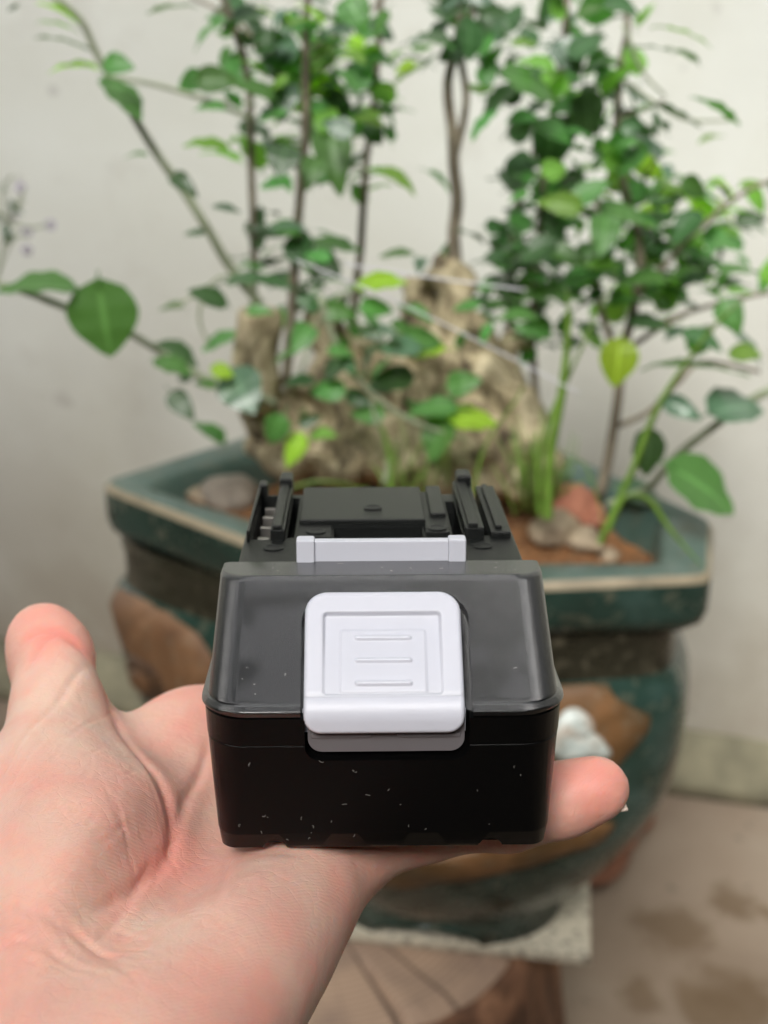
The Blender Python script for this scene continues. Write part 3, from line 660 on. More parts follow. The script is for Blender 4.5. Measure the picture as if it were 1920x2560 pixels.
# leaf meshes: blade outline, folded on the midrib and drooping at the tip, with its stalk
def leafmesh(name, wide, heart, curl, fold, seed):
    n = 12; rows = []; vs = []; fs = []
    for i in range(n + 1):
        t = i / n; w_ = wide * (math.sin(math.pi * t ** 0.62) ** 0.8) * .5 if 0 < t < 1 else 0.0
        back = heart * max(0, 1 - t * 5)
        row = []
        for s in (-1, -.75, -.35, 0, .35, .75, 1):
            x = w_ * s; y = t - back * abs(s) * .8
            z = fold * abs(x) - curl * (t - .35) ** 2 + .02 * math.sin(t * 19 + seed) * abs(s) + .03 * noise.noise(Vector((x * 3 + seed, t * 3, 0)))
            row.append(len(vs)); vs.append((x, y - .5, z))
        rows.append(row)
    for i in range(n):
        for k in range(6): fs.append((rows[i][k], rows[i][k + 1], rows[i + 1][k + 1], rows[i + 1][k]))
    tv, tf = tube([(0, -.5, 0), (.01, -.62, -.03), (.0, -.75, -.10)], [.018, .014, .012], 5); o = len(vs)
    vs += [tuple(v) for v in tv]; fs += [tuple(q + o for q in f) for f in tf]
    me = mesh(name, vs, fs); at_ = me.attributes.new('midrib', 'FLOAT', 'POINT'); S7 = (0, .25, .65, 1, .65, .25, 0)
    at_.data.foreach_set('value', [S7[i % 7] if i < (n + 1) * 7 else 0.5 for i in range(len(vs))]); return me
LM = {}
for c in ML:
    LM[c] = []
    for k, (wd_, he, cu, fo) in enumerate([(.62, .0, .25, .12), (.78, .12, .35, .22), (.52, .0, .45, .3), (.9, .2, .2, .1)]):
        me = leafmesh('leaf_' + c, wd_, he, cu, fo, k * 3.1); me.materials.append(ML[c]); LM[c].append(me); me.polygons.foreach_set('use_smooth', [True] * len(me.polygons))
NL = 0
def leaf(u, v, L, W, ang, c, y=None, kind=None, tilt=None):
    """centre, length and apparent width, direction of the tip in the picture plane (deg, 0 right, 90 down)"""
    global NL
    y = YB - .05 + random.uniform(-.05, .04) if y is None else y
    p = K(u, v, y); dep = (p - Vector((0, 0, HC))).dot(Vector((0, math.cos(R(PITCH)), -math.sin(R(PITCH)))))
    Lm = L * dep / F; Wm = W * dep / F
    i = kind if kind is not None else random.randrange(4); natural = (.62, .78, .52, .9)[i]
    flat = min(1.0, Wm / (Lm * natural)); k = 1.0 if flat < 1 else Wm / (Lm * natural)
    tl = math.acos(max(.12, flat)) if tilt is None else tilt
    o = bpy.data.objects.new('leaf', LM[c][i]); COL.objects.link(o); o.parent = shrub; NL += 1
    a = R(-ang)
    right = Vector((1, 0, 0)); up = Vector((0, math.sin(R(PITCH)), math.cos(R(PITCH)))); back = right.cross(up)
    yv = right * math.cos(a) + up * math.sin(a); zv = back.copy(); xv = yv.cross(zv)
    # roll about the leaf axis so the upper face turns to the sky, and lean the tip a little
    s = 1 if (Matrix.Rotation(tl, 3, yv) @ zv).z > zv.z else -1
    rot = Matrix.Rotation(s * tl, 3, yv); rot = Matrix.Rotation(R(random.uniform(-25, 25)), 3, xv) @ rot
    m3 = Matrix((rot @ xv, rot @ yv, rot @ zv)).transposed()
    o.matrix_world = Matrix.Translation(p) @ m3.to_4x4() @ Matrix.Diagonal((Lm * k, Lm, Lm, 1))
    o.matrix_parent_inverse = Matrix.Identity(4); o.matrix_basis = Matrix.Translation(-sh0) @ o.matrix_world
    return o
big = [(182, 165, 130, 32, 180, 'y', 2), (145, 25, 110, 30, 205, 'y'), (133, 58, 90, 24, 190, 'l'), (150, 100, 145, 24, 195, 'm'), (298, 162, 80, 62, 10, 'm'), (315, 250, 135, 72, 50, 'm'),
 (335, 388, 60, 22, 180, 'm'), (460, 460, 95, 48, 40, 'd'), (573, 522, 65, 30, 10, 'g'), (486, 582, 62, 26, 180, 'd'), (544, 200, 115, 75, 0, 'm'), (475, 203, 75, 62, 160, 'm'), (630, 222, 110, 58, 200, 'm'),
 (520, 268, 95, 36, 190, 'm'), (706, 250, 110, 90, 90, 'g'), (520, 362, 125, 42, 190, 'l'), (545, 385, 110, 36, 200, 'l'), (835, 390, 200, 105, 80, 'm'), (780, 430, 100, 70, 110, 'm'), (706, 400, 95, 90, 100, 'd'), (706, 567, 95, 36, 180, 'g'), (840, 613, 140, 62, 10, 'm'), (790, 640, 70, 45, 200, 'm'),
 (937, 336, 65, 60, 60, 'd'), (415, 20, 115, 36, 180, 'm'), (665, 35, 65, 32, 0, 'y'), (890, 35, 110, 90, 60, 'm'), (1000, 200, 110, 40, 150, 'l'), (1000, 450, 110, 42, 30, 'l'), (955, 430, 80, 30, 200, 'l'), (985, 635, 80, 35, 175, 'm'),
 (1174, 104, 100, 75, 90, 'd'), (1130, 130, 80, 60, 150, 'd'), (1238, 35, 80, 52, 340, 'd'), (1330, 214, 185, 92, 15, 'm'), (1336, 156, 95, 55, 200, 'l'), (1250, 250, 140, 62, 140, 'd'), (1205, 310, 110, 36, 130, 'm'), (1423, 140, 110, 85, 60, 'g'),
 (1469, 110, 90, 70, 330, 'd'), (1556, 17, 90, 60, 20, 'd'), (1724, 87, 135, 28, 20, 'l'), (1637, 120, 115, 22, 5, 'g'), (1805, 278, 125, 24, 25, 'm'), (1706, 290, 125, 28, 30, 'g'), (1637, 307, 56, 26, 92, 'd'), (1377, 365, 125, 110, 100, 'd'),
 (1470, 290, 130, 90, 80, 'd'), (1390, 330, 100, 70, 30, 'm'), (1400, 510, 120, 64, 190, 'l'), (1480, 475, 105, 62, 330, 'm'), (1683, 480, 135, 46, 350, 'l'), (1770, 492, 90, 30, 15, 'm'), (1625, 422, 95, 60, 20, 'y'), (1758, 547, 65, 34, 0, 'y'), (1822, 613, 85, 38, 20, 'm'), (1886, 460, 75, 26, 350, 'l'),
 (1567, 538, 120, 72, 20, 'm'), (1510, 585, 125, 84, 100, 'm'), (81, 716, 175, 70, 180, 'm', 1), (262, 810, 160, 165, 85, 'm', 3), (451, 889, 95, 56, 30, 'd'), (509, 959, 55, 28, 200, 'm'), (422, 768, 62, 26, 180, 'm'), (515, 739, 85, 52, 200, 'd'), (625, 698, 125, 42, 0, 'd'), (700, 710, 85, 36, 10, 'd'),
 (608, 982, 118, 108, 60, 'g', 3), (816, 976, 95, 52, 180, 'm'), (746, 953, 62, 36, 170, 'd'), (845, 918, 75, 46, 330, 'd'), (917, 1034, 88, 50, 180, 'm'), (689, 1075, 85, 62, 120, 'm'), (735, 1126, 90, 52, 120, 'y'), (810, 1086, 62, 34, 0, 'l'), (775, 1051, 60, 32, 340, 'd'),
 (850, 780, 85, 50, 10, 'm'), (926, 832, 64, 36, 180, 'd'), (770, 756, 62, 42, 200, 'd'), (960, 705, 108, 58, 0, 'y'), (945, 770, 90, 46, 0, 'm'), (1060, 850, 105, 56, 10, 'm'), (1070, 882, 85, 28, 170, 'y'), (975, 950, 115, 62, 170, 'd'), (1078, 1022, 125, 50, 180, 'm'), (1185, 1047, 128, 62, 5, 'y', 0), (1093, 1098, 112, 76, 110, 'm', 1),
 (1544, 912, 108, 90, 95, 'y', 1), (1377, 740, 145, 52, 0, 'm'), (1336, 820, 95, 50, 180, 'm'), (1620, 1138, 100, 84, 90, 'd', 3), (1768, 1225, 175, 125, 35, 'm', 3), (1851, 1017, 155, 90, 350, 'g', 1), (1706, 1022, 95, 52, 30, 'g'), (1770, 918, 200, 34, 5, 'm'), (1828, 791, 90, 70, 60, 'm'), (1868, 883, 66, 50, 10, 'l'),
 (1857, 675, 110, 42, 0, 'm'), (1758, 848, 105, 50, 30, 'd'), (1625, 808, 95, 42, 10, 'd'), (1600, 700, 110, 50, 180, 'm'), (1460, 690, 140, 60, 160, 'm'), (1420, 640, 120, 60, 20, 'm'), (1608, 1236, 110, 60, 20, 'g'), (1290, 790, 90, 40, 180, 'm'), (950, 60, 80, 40, 120, 'm'), (880, 140, 70, 40, 200, 'l'), (1080, 90, 80, 50, 200, 'd'), (1010, 170, 60, 30, 160, 'y'), (30, 20, 40, 20, 170, 'd'), (560, 930, 50, 40, 20, 'y'), (460, 945, 40, 24, 180, 'd'), (1700, 130, 90, 20, 200, 'm'), (1850, 570, 90, 26, 15, 'g')]
for b in big:
    kk = 1.1 if b[1] > 680 else 0.98
    leaf(b[0], b[1], b[2] * kk, b[3] * kk, *b[4:6], kind=b[6] if len(b) > 6 else None, y=(YB - .09 if b[1] > 680 and 480 < b[0] < 1250 else (YB - .11 if b[1] > 640 and (b[0] < 330 or b[0] > 1700) else None)))
clusters = [(750, 250, 75, 160, 46, 'dmgml'), (820, 130, 110, 90, 34, 'mmgly'), (600, 70, 60, 60, 14, 'mgdd'), (930, 300, 40, 120, 10, 'dml'), (1160, 60, 50, 60, 14, 'dmdg'), (1400, 90, 90, 80, 30, 'dmgl'), (1440, 300, 80, 120, 34, 'dmdmgl'),
            (1560, 560, 150, 120, 36, 'mmgdl'), (1650, 640, 100, 90, 30, 'mgml'), (1430, 700, 80, 90, 26, 'mdmd'), (1700, 500, 90, 50, 14, 'mly'), (1300, 560, 40, 90, 14, 'ddm'), (700, 620, 70, 60, 10, 'dmd'), (1580, 350, 50, 70, 12, 'dgm'), (800, 740, 70, 50, 6, 'dm'), (1360, 480, 60, 60, 12, 'ddm'), (900, 860, 190, 120, 34, 'cmdg'), (1620, 700, 140, 110, 14, 'mlmdy'), (1320, 760, 80, 90, 14, 'dmdm'), (1700, 760, 100, 60, 10, 'mgl'), (1250, 650, 60, 50, 8, 'dd')]
cand = [(cu, cv, su, sv, cs) for cu, cv, su, sv, n, cs in clusters for _ in range(n)]; random.shuffle(cand)
for cu, cv, su, sv, cs in cand:
    if NL >= 300: break
    L = random.uniform(50, 100); leaf(random.gauss(cu, su), random.gauss(cv, sv * .8), L, L * random.uniform(.28, .75), random.choice([random.uniform(-30, 60), random.uniform(120, 210)]), random.choice(cs.replace('c', 'm')), y=YB + (random.uniform(-.12, -.08) if cs == 'cmdg' else random.uniform(-.07, .07)))
# the crowded small leaves behind those, past the count of single ones
vs = []; fs = []; mi = []; order = list('dgmly'); me_all = bpy.data.meshes.new('small_leaves')
src = {c: [([v.co.copy() for v in m.vertices], [tuple(p.vertices) for p in m.polygons]) for m in LM[c]] for c in 'd'}
for cu, cv, su, sv, n, cs in clusters:
    for _ in range(int(n * 1.4)):
        cs = cs.replace('c', 'm'); p = K(random.gauss(cu, su), random.gauss(cv, sv * .8), YB + random.uniform(-.03, .10)); L = random.uniform(46, 92) * .95 / F
        Mx = Matrix.Translation(p - sh0) @ Matrix.Rotation(random.uniform(0, 6.28), 4, 'Z') @ Matrix.Rotation(random.uniform(-.5, 1.3), 4, 'X') @ Matrix.Scale(L, 4)
        V, Q = random.choice(src['d']); o = len(vs); vs += [tuple(Mx @ v) for v in V]; fs += [tuple(i + o for i in q) for q in Q]; mi += [order.index(random.choice(cs))] * len(Q)
me_all.from_pydata(vs, [], fs)
for c in order: me_all.materials.append(ML[c])
me_all.polygons.foreach_set('material_index', mi); o = link('small_leaves', me_all, None, shrub); o['kind'] = 'stuff'

# ------------------------------------------------------------------ grass blades, webs, flowers, litter
def blade(pts, w, y, label, name='grass_blade', mat=None, cat='grass', yl=None):
    C = curvepts([K(u, v, y if yl is None else y + (yl - y) * i / (len(pts) - 1)) for i, (u, v) in enumerate(pts)], 8); n = len(C); vs = []; fs = []
    for i, c in enumerate(C):
        t = i / (n - 1); h = w * .55 / F * .5 * (1 - t ** 3) + .0001; d = (C[min(i + 1, n - 1)] - C[max(i - 1, 0)]).normalized(); s = d.cross(Vector((0, 1, .2))).normalized()
        vs += [c - s * h, c + Vector((0, h * .5, 0)), c + s * h, c + Vector((0, h * .5 + .0003, 0))]
    for i in range(n - 1):
        for k in range(4): fs.append((i * 4 + k, i * 4 + (k + 1) % 4, i * 4 + 4 + (k + 1) % 4, i * 4 + 4 + k))
    return tag(link(name, recalc(mesh(name, vs, fs)), mat or M_blade), label, cat, 'grass blades growing in the pot')
blade([(1370, 1300), (1375, 1150), (1405, 980), (1420, 830), (1418, 720)], 34, YB - .12, 'broad upright yellow-green grass blade in front of the root base')
blade([(1350, 1290), (1345, 1180), (1370, 1060), (1440, 900), (1560, 640)], 18, YB - .11, 'thin grass blade leaning right behind the broad upright blade')
blade([(1500, 1360), (1530, 1290), (1580, 1180), (1640, 1030), (1700, 930), (1800, 800), (1900, 720)], 26, YB - .13, 'long grass blade arching up to the right over the pot corner')
blade([(1520, 1330), (1560, 1248), (1620, 1250), (1680, 1330), (1760, 1420)], 24, YB - .14, 'arched grass blade bending down onto the right rim of the pot')
blade([(975, 1260), (980, 1180), (965, 1100), (945, 1060)], 20, YB - .12, 'short yellowish grass blade rising just behind the battery pack')
blade([(700, 1230), (790, 1205), (880, 1215), (960, 1240)], 14, YB - .12, 'low grass blade lying flat just behind the battery pack')
blade([(1400, 1180), (1450, 1150), (1490, 1230), (1510, 1340)], 6, YB - .12, 'hair-thin dry grass blade curving over the reddish stone')
blade([(1180, 1240), (1215, 1110), (1290, 1000), (1310, 960)], 10, YB - .12, 'thin pale grass blade in front of the root base')
vs, fs = [], []
for i in range(90):
    u = random.gauss(1340, 30) if i < 60 else random.gauss(1010, 50); p0 = K(u, random.uniform(1200, 1300), YB - .09 + random.uniform(-.03, .03)); p1 = p0 + Vector((random.gauss(0, .012), random.gauss(0, .01), random.uniform(.02, .05)))
    a, b = tube([p0, (p0 + p1) / 2 + Vector((.001, 0, .003)), p1], [.0006, .0005, .0002], 4); o = len(vs); vs += a; fs += [tuple(q + o for q in f) for f in b]
tag(link('fine_weeds', mesh('weeds', vs, fs), M_blade), 'fine green weeds sprouting at the foot of the root base', 'weeds', kind='stuff')
def thread(pts, r, y, label, yl=None):
    C = curvepts([K(u, v, y + ((yl if yl else y) - y) * i / (len(pts) - 1)) for i, (u, v) in enumerate(pts)], 8)
    tag(link('web_thread', mesh('thread', *tube(C, r, 5)), M_cobweb), label, 'cobweb thread', 'web threads across the shrub')
thread([(740, 650), (960, 740), (1200, 855), (1450, 985)], .0005, YB - .20, 'white web thread sloping down to the right across the root base')
thread([(860, 660), (1050, 690), (1310, 725)], .0006, YB - .20, 'shorter, nearly level white web thread above the root base')
# flowering weed by the wall at the far left
fw = empty('flowering_weed', 'spindly weed with tiny lilac flowers against the wall at the far left', 'weed', tuple(K(-20, 1000, 1.15)))
f0 = Vector(fw.location)
for q, pts in enumerate([[(-60, 900), (-10, 700), (20, 560), (60, 500)], [(-10, 700), (30, 600), (70, 590)], [(20, 560), (5, 480), (30, 440)], [(20, 560), (80, 570), (125, 560)], [(-40, 560), (30, 530), (60, 470)], [(-40, 510), (20, 545), (50, 550)]]):
    C = [K(u, v, 1.12) - f0 for u, v in pts]; link('twig', mesh('twig', *tube(curvepts(C, 4), .0011, 5)), M_green_stem, fw)
def flower(u, v, r):
    c = K(u, v, 1.16) - f0; ms = []
    for k in range(5):
        a = 2 * math.pi * k / 5 + u; q = c + Vector((math.cos(a), -.2, math.sin(a))) * r * .6; bm = bmesh.new(); bmesh.ops.create_icosphere(bm, subdivisions=1, radius=r * .40); ms.append(([q + v_.co for v_ in bm.verts], [tuple(x.index for x in f_.verts) for f_ in bm.faces])); bm.free()
    link('flower', mesh('flower', *merge(*ms)), M_lilac, fw)
for u, v in ((68, 580), (126, 562), (68, 625), (30, 540), (52, 470)): flower(u, v, .0055)
for u, v, a in ((15, 570, 0), (-5, 545, 30), (40, 520, 60), (10, 470, 80), (20, 600, 10)):
    o = bpy.data.objects.new('leaf', LM['g'][2]); COL.objects.link(o); o.parent = fw; o.location = K(u, v, 1.12) - f0; o.scale = (.016,) * 3; o.rotation_euler = (1, a, a * .7)
# floor litter right of the pot
def deadleaf(p, s, rz, label, mat=M_rust):
    vs = []; fs = []; n = 10
    for i in range(n + 1):
        for j in range(5):
            t = i / n; x = (t - .5) * 2; w_ = .42 * math.sin(math.pi * min(.999, max(.001, t))) ; y = w_ * (j / 2 - 1); vs.append((x * s, y * s, s * (.25 * y * y * 4 + .22 * x * x + .05 * noise.noise(Vector((x * 3, y * 5, rz))))+.002))
    for i in range(n):
        for j in range(4): fs.append((i * 5 + j, i * 5 + j + 1, i * 5 + 6 + j, i * 5 + 5 + j))
    o = link('dead_leaf', mesh('dead_leaf', vs, fs), mat); o.location = p; o.rotation_euler = (.1, .05, rz); o.modifiers.new('s', 'SOLIDIFY').thickness = .0008; return tag(o, label, 'dead leaf', 'dead leaves on the floor')
deadleaf(atz(1530, 2120, 0.0), .055, .9, 'curled rust-brown dead leaf on the floor close to the right side of the pot')
deadleaf(atz(1590, 2060, 0.0), .045, 1.2, 'rust-brown dead leaf farther back, towards the foot of the wall')
deadleaf(atz(1480, 2195, 0.0), .05, .5, 'brown dead leaf on the floor beside the edge of the tile')
p = aty(1948, 1225, 1.05)
def smallpot():
    n = 48; secs = []
    for z, r in ((0, .05), (.02, .06), (.07, .072), (.11, .075), (.115, .082), (.135, .082), (.137, .078), (.12, .072), (.05, .06)): secs.append([(r * math.cos(2 * math.pi * i / n), r * math.sin(2 * math.pi * i / n), z) for i in range(n)])
    t = link('small_pot', recalc(mesh('small_pot', *loft(secs))), M_glaze); return t

# ------------------------------------------------------------------ the battery pack (millimetres, its own frame)
pack = empty('battery_pack', 'black power tool battery pack with white release button, held on the open palm', 'battery')
pack.matrix_world = MB @ Matrix.Rotation(R(1.2), 4, 'Z') @ Matrix.Translation((0, 0, 60)) @ Matrix.Diagonal((1.022, 1, 1.02, 1)) @ Matrix.Translation((0, 0, -60))
def part(name, vf, mat, parent=None, ang=30, label=None):
    me = vf if isinstance(vf, bpy.types.Mesh) else recalc(mesh(name, *vf)); me.materials.clear()
    o = link(name, me, mat, parent or pack); sharp(me, ang)
    if name != 'release_button': wnm = o.modifiers.new('w', 'WEIGHTED_NORMAL'); wnm.keep_sharp = True; wnm.weight = 100
    if label: o['label'] = label
    return o
YBK = 92
# lower shell
secs = []
for z, wx, y0, r in ((0, 34.3, 3.4, 3.0), (.3, 34.6, 3.0, 3.4), (4.2, 35.1, 1.25, 4.8), (4.7, 35.2, 1.0, 5), (24.9, 36.85, .25, 8.6), (25.15, 36.75, .35, 8.6), (25.35, 36.75, .35, 8.6), (25.6, 37.0, .15, 8.8), (31.4, 37.3, 0, 9.4), (31.5, 36.6, .7, 9.4)):
    secs.append(ring(-wx, wx, y0, YBK + 1, z, r, 6))
lower = recalc(mesh('lower', *loft(secs)))
cut = [merge(loft([[(x, -3 + 0, z) for x, z in rrect(-16.2, 17.6, 21.8, 40, 3.2, 1)], [(x, 3.2, z) for x, z in rrect(-16.2, 17.6, 21.8, 40, 3.2, 1)]]))]
for x in (-23.1, 22.6): cut.append(tube([(x, -2, -.2), (x, 9, -.2)], 2.6, 24))
lower = boolean(lower, cut); part('lower_shell', lower, M_lower)
for x in (-16.5, 0, 16.8):
    part('base_rib', merge(loft([[(x - wv_ - .3, 6, z0), (x + wv_ + .3, 6, z0), (x + wv_, yf, z0), (x - wv_, yf, z0)] for z0, yf, wv_ in ((.35, 2.9, 2.6), (1.4, 1.9, 3.6), (3.2, 1.3, 4.6), (4.8, 1.02, 5.8))])), M_lower)
for x in (-23.1, 22.6): part('dark_hole_plug', loft([[(x + 2.55 * math.cos(R(a)), yy, max(.12, -.2 + 2.55 * math.sin(R(a)))) for a in range(3, 178, 12)] for yy in (5.2, 8.5)]), M_dark)  # added dark plugs, standing in for the darkness inside the bottom notches
# hood
secs = []
for z, wx, y0, r in ((31.55, 36.9, .7, 10), (31.8, 37.6, .05, 10), (32.5, 38.0, -.15, 10), (33.2, 37.9, .0, 10), (33.8, 37.4, .6, 9.5), (34.15, 36.7, 1.2, 9)):
    secs.append(ring(-wx, wx, y0, YBK + .5, z, r, 6))
for z, wx, y0, r in ((34.3, 36.4, 1.5, 7), (35, 36.3, 2.2, 6.4), (45, 35.6, 11.8, 6.2), (53.9, 34.95, 20.25, 6), (54.5, 34.75, 20.9, 6.6), (54.9, 34.5, 21.35, 6.4), (55, 34.0, 21.9, 6.2)):
    secs.append(ring(-wx, wx, y0, 31, z, r, .6))
hood = recalc(mesh('hood', *loft(secs)))
sl = Vector((0, 18.6, 18.7)).normalized(); nn = Vector((0, -sl.z, sl.y)); O = Vector((0, 1.5, 34.3))     # slope frame
def SP(x, s, h): return Vector((x, 0, 0)) + O + sl * s + nn * h
c1 = loft([[tuple(SP(x, s, h)) for x, s in rrect(-17.0, 18.2, -12, 24.2, 1, 6.2)] for h in (-3.0, 8)])
c2 = loft([[(x, yy, z) for x, z in rrect(-16.6, 17.9, 20, 38, 3.2, 1)] for yy in (-4, 3.2)])
hood = boolean(hood, [c1, c2]); part('hood', hood, M_gloss, ang=40)
# release button: a bent sheet with moulded relief
t_end = 3.0
path = []
y_f = 2.6; z_bot = 27.2
for i in range(20): path.append(Vector((0, y_f, z_bot + (31.2 - z_bot) * i / 19)))
p1 = SP(0, .6, -3.2); p0 = path[-1]
for i in range(1, 9):
    t = i / 8; path.append(p0.lerp(Vector((0, y_f, 32.3)), t).lerp(Vector((0, y_f, 32.3)).lerp(p1, t), t))
p2 = SP(0, 24.9, -3.2)
for i in range(1, 110): path.append(p1.lerp(p2, i / 109))
arc = [0.0]
for a, b in zip(path, path[1:]): arc.append(arc[-1] + (b - a).length)
LB = arc[-1]; tslope0 = arc[27]
xs = np.linspace(-16.75, 16.9, 150); vs = []; fs = []
def sst(a, b, x): t = min(1, max(0, (x - a) / (b - a))); return t * t * (3 - 2 * t)
def rsd(x, t, x0, x1, t0, t1, r):
    qx = abs(x - (x0 + x1) / 2) - (x1 - x0) / 2 + r; qt = abs(t - (t0 + t1) / 2) - (t1 - t0) / 2 + r
    return math.hypot(max(qx, 0), max(qt, 0)) + min(max(qx, qt), 0) - r
for i, p in enumerate(path):
    d = (path[min(i + 1, len(path) - 1)] - path[max(i - 1, 0)]).normalized(); nrm = Vector((0, -d.z, d.y)); t = arc[i]; s = t - tslope0
    for x in xs:
        x = float(x); r = 4.8 if t > LB / 2 else 3.6
        e = -rsd(x, t, -16.4, 16.5, 1.2, LB - .3, r)
        Ht = 4.6 if s > 0 else 4.0
        Ht = 3.95 + .75 * sst(-2, 1.5, s)
        h = Ht * math.sqrt(max(0, 1 - (1 - min(1, max(0, e) / 1.1)) ** 2)) if e > 0 else -.2
        if e > 0: h = max(h, min(Ht, 2.2 + e * 3))
        if e > 0: h = min(Ht, (Ht - 1.0) + math.sqrt(max(0, 1 - (1 - min(1, e)) ** 2))) if e < 1 else Ht
        if s > 0:
            k = -rsd(x, s, -12.6, 12.3, .4, 19.2, 1.0); dep = .35 + .95 * sst(2, 19, s); h -= dep * sst(0, .55, k)
            k = -rsd(x, s, -9.2, 9.2, .6, 15.6, .8); h += .28 * sst(0, .7, k)
            for sc_ in (13.4, 8.2, 3.0):
                k = -rsd(x, s, -6.1, 6.1, sc_ - .75, sc_ + .75, .75); h += .55 * sst(0, .7, k)
        v = p + nrm * h; vs.append((x, v.y, v.z))
nxs = len(xs)
for i in range(len(path) - 1):
    for k in range(nxs - 1): fs.append((i * nxs + k, i * nxs + k + 1, (i + 1) * nxs + k + 1, (i + 1) * nxs + k))
btn = mesh('button', vs, fs); bo = part('release_button', btn, M_white, ang=75)
# white lower edge of the latch in the pocket, its shade put into the grey
part('latch_skirt', loft([[(x, yy, z) for x, z in rrect(-15.6, 16.6, 23.4, 34, 3.0, 1)] for yy in (1.3, 3.3)]), M_white_shaded)
for x0, x1 in ((-15, -2.4), (2.8, 15.8)): part('skirt_ridge', bevel_box(x0, x1, .9, 1.6, 26.6, 27.6, .3), M_white_shaded)
# tongue of the latch standing on the shelf
part('latch_tongue', merge(bevel_box(-18.6, 18.6, 31.2, 33.6, 50, 59.6, .35), bevel_box(-18.7, -14.6, 30.3, 34.2, 50, 60.1, .55), bevel_box(14.8, 18.8, 30.3, 34.2, 50, 60.1, .55)), M_white)
# rail deck
D0 = 31.4
deck = recalc(mesh('deck', *loft([ring(-w_, w_, D0, YBK, z, .8, 3) for z, w_ in ((34.3, 32.2), (53.8, 31.8), (54.6, 31.4), (54.8, 31.0))])))
def bxc(x0, x1, y0, y1, z0, z1): return bevel_box(x0, x1, y0, y1, z0, z1, 0)
deck = boolean(deck, [bxc(-30.0, -25.6, 48, 86, 46, 60), bxc(-21.8, -20.0, 49, 84, 48, 60), bxc(17.2, 19.6, 49, 80, 48, 60), bxc(-10.8, 10.2, 46.5, 57.2, 42, 60), bxc(-34, 34, 87, 95, 50, 60), bxc(24.6, 25.8, 50, 88, 51, 60)])
part('rail_deck', deck, M_deck)
part('centre_plate', merge(bevel_box(-19.2, 11.2, 58.2, 88.5, 54, 56.6, .5), bevel_box(-19.2, -11.3, 48, 59.0, 54, 55.4, .3), bevel_box(10.9, 16.6, 50, 86, 54, 55.9, .4), bevel_box(12.6, 16.4, 62, 88, 55, 57.0, .5), bevel_box(11.6, 12.5, 62, 84, 54.2, 56.0, .2)), M_deck)
part('slide_rail', merge(bevel_box(-25.4, -22.0, 47, 90, 54, 57.6, .5), bevel_box(-24.9, -22.8, 47, 90, 57.3, 58.6, .4), bevel_box(-25.4, -22.0, 85, 92.5, 54, 59.8, .8), bevel_box(-30.9, -30.1, 46, 88, 54, 57.6, .3), bevel_box(-30.9, -28.5, 86, 91, 54, 58, .7)), M_deck)
part('slide_rail', merge(bevel_box(19.8, 24.4, 47, 90, 54, 57.8, .5), bevel_box(20.6, 22.9, 47, 90, 57.4, 58.8, .4), bevel_box(20.6, 24.6, 85, 92.5, 54, 60.4, .9), bevel_box(25.9, 30.8, 48, 90, 54, 56.4, .5), bevel_box(27.2, 28.8, 50, 88, 56, 57.4, .4)), M_deck)
for k, y in enumerate((56, 65, 74, 82)):
    part('terminal', bevel_box(-29.2, -26.4, y, y + 1.6, 46, 52.5, .2), M_metal)
for x0, x1 in ((-21.6, -20.3), (17.6, 19.2)): part('terminal', bevel_box(x0, x1, 54, 60, 48.2, 51.5, .2), M_metal)
for x, y in ((-24.4, 41.3), (-15.0, 52.0), (13.6, 52.6), (23.4, 41.9), (-1.4, 68.0)):
    z = 54.8 if y < 50 else (55.4 if x < 0 else 55.9)
    if y > 60: z = 56.6
    r = 2.3; part('moulding_mark', loft([[(x + q * math.cos(2 * math.pi * i / 28), y + q * math.sin(2 * math.pi * i / 28), zz) for i in range(28)] for q, zz in ((r, z - .5), (r, z + .28), (r - .25, z + .38), (r - .5, z + .30), (r - .8, z + .12), (.3, z + .10))]), M_deck, ang=50)
# lint and dust on the gloss
vs, fs = [], []
def addt(P, r):
    a, b = tube(P, r, 4); o = len(vs); vs.extend(a); fs.extend([tuple(q + o for q in f) for f in b])
random.seed(11)
for i in range(26):
    x = random.uniform(-30, 30); z = random.uniform(3, 22); y = .95 - (z - 4.7) / 20 * .75 - .05; L = random.uniform(.15, 1.1); a = random.uniform(0, 6.28); k = random.uniform(-2, 2); P = []
    for q in range(5): P.append((x, y, z)); x += math.cos(a) * L * .25; z += math.sin(a) * L * .25; a += k * .5
    addt(P, .026)
for i in range(30):
    x = random.choice([random.uniform(-29, -18.5), random.uniform(19.5, 29)]); s = random.uniform(1, 25); L = random.uniform(.1, .9); a = random.uniform(0, 6.28); k = random.uniform(-2, 2); P = []
    for q in range(5): P.append(tuple(SP(x, s, .10))); x += math.cos(a) * L * .25; s += math.sin(a) * L * .25; a += k * .5
    addt(P, .03)
for i in range(10):
    x = random.uniform(-30, 30); y = random.uniform(24, 30); L = random.uniform(.4, 1.4); a = random.uniform(0, 6.28); k = random.uniform(-2, 2); P = []
    for q in range(5): P.append((x, y, 55.08)); x += math.cos(a) * L * .25; y += math.sin(a) * L * .15; a += k * .5
    addt(P, .035)
o = link('lint_specks', mesh('lint', vs, fs), M_lint, pack); o['kind'] = 'stuff'

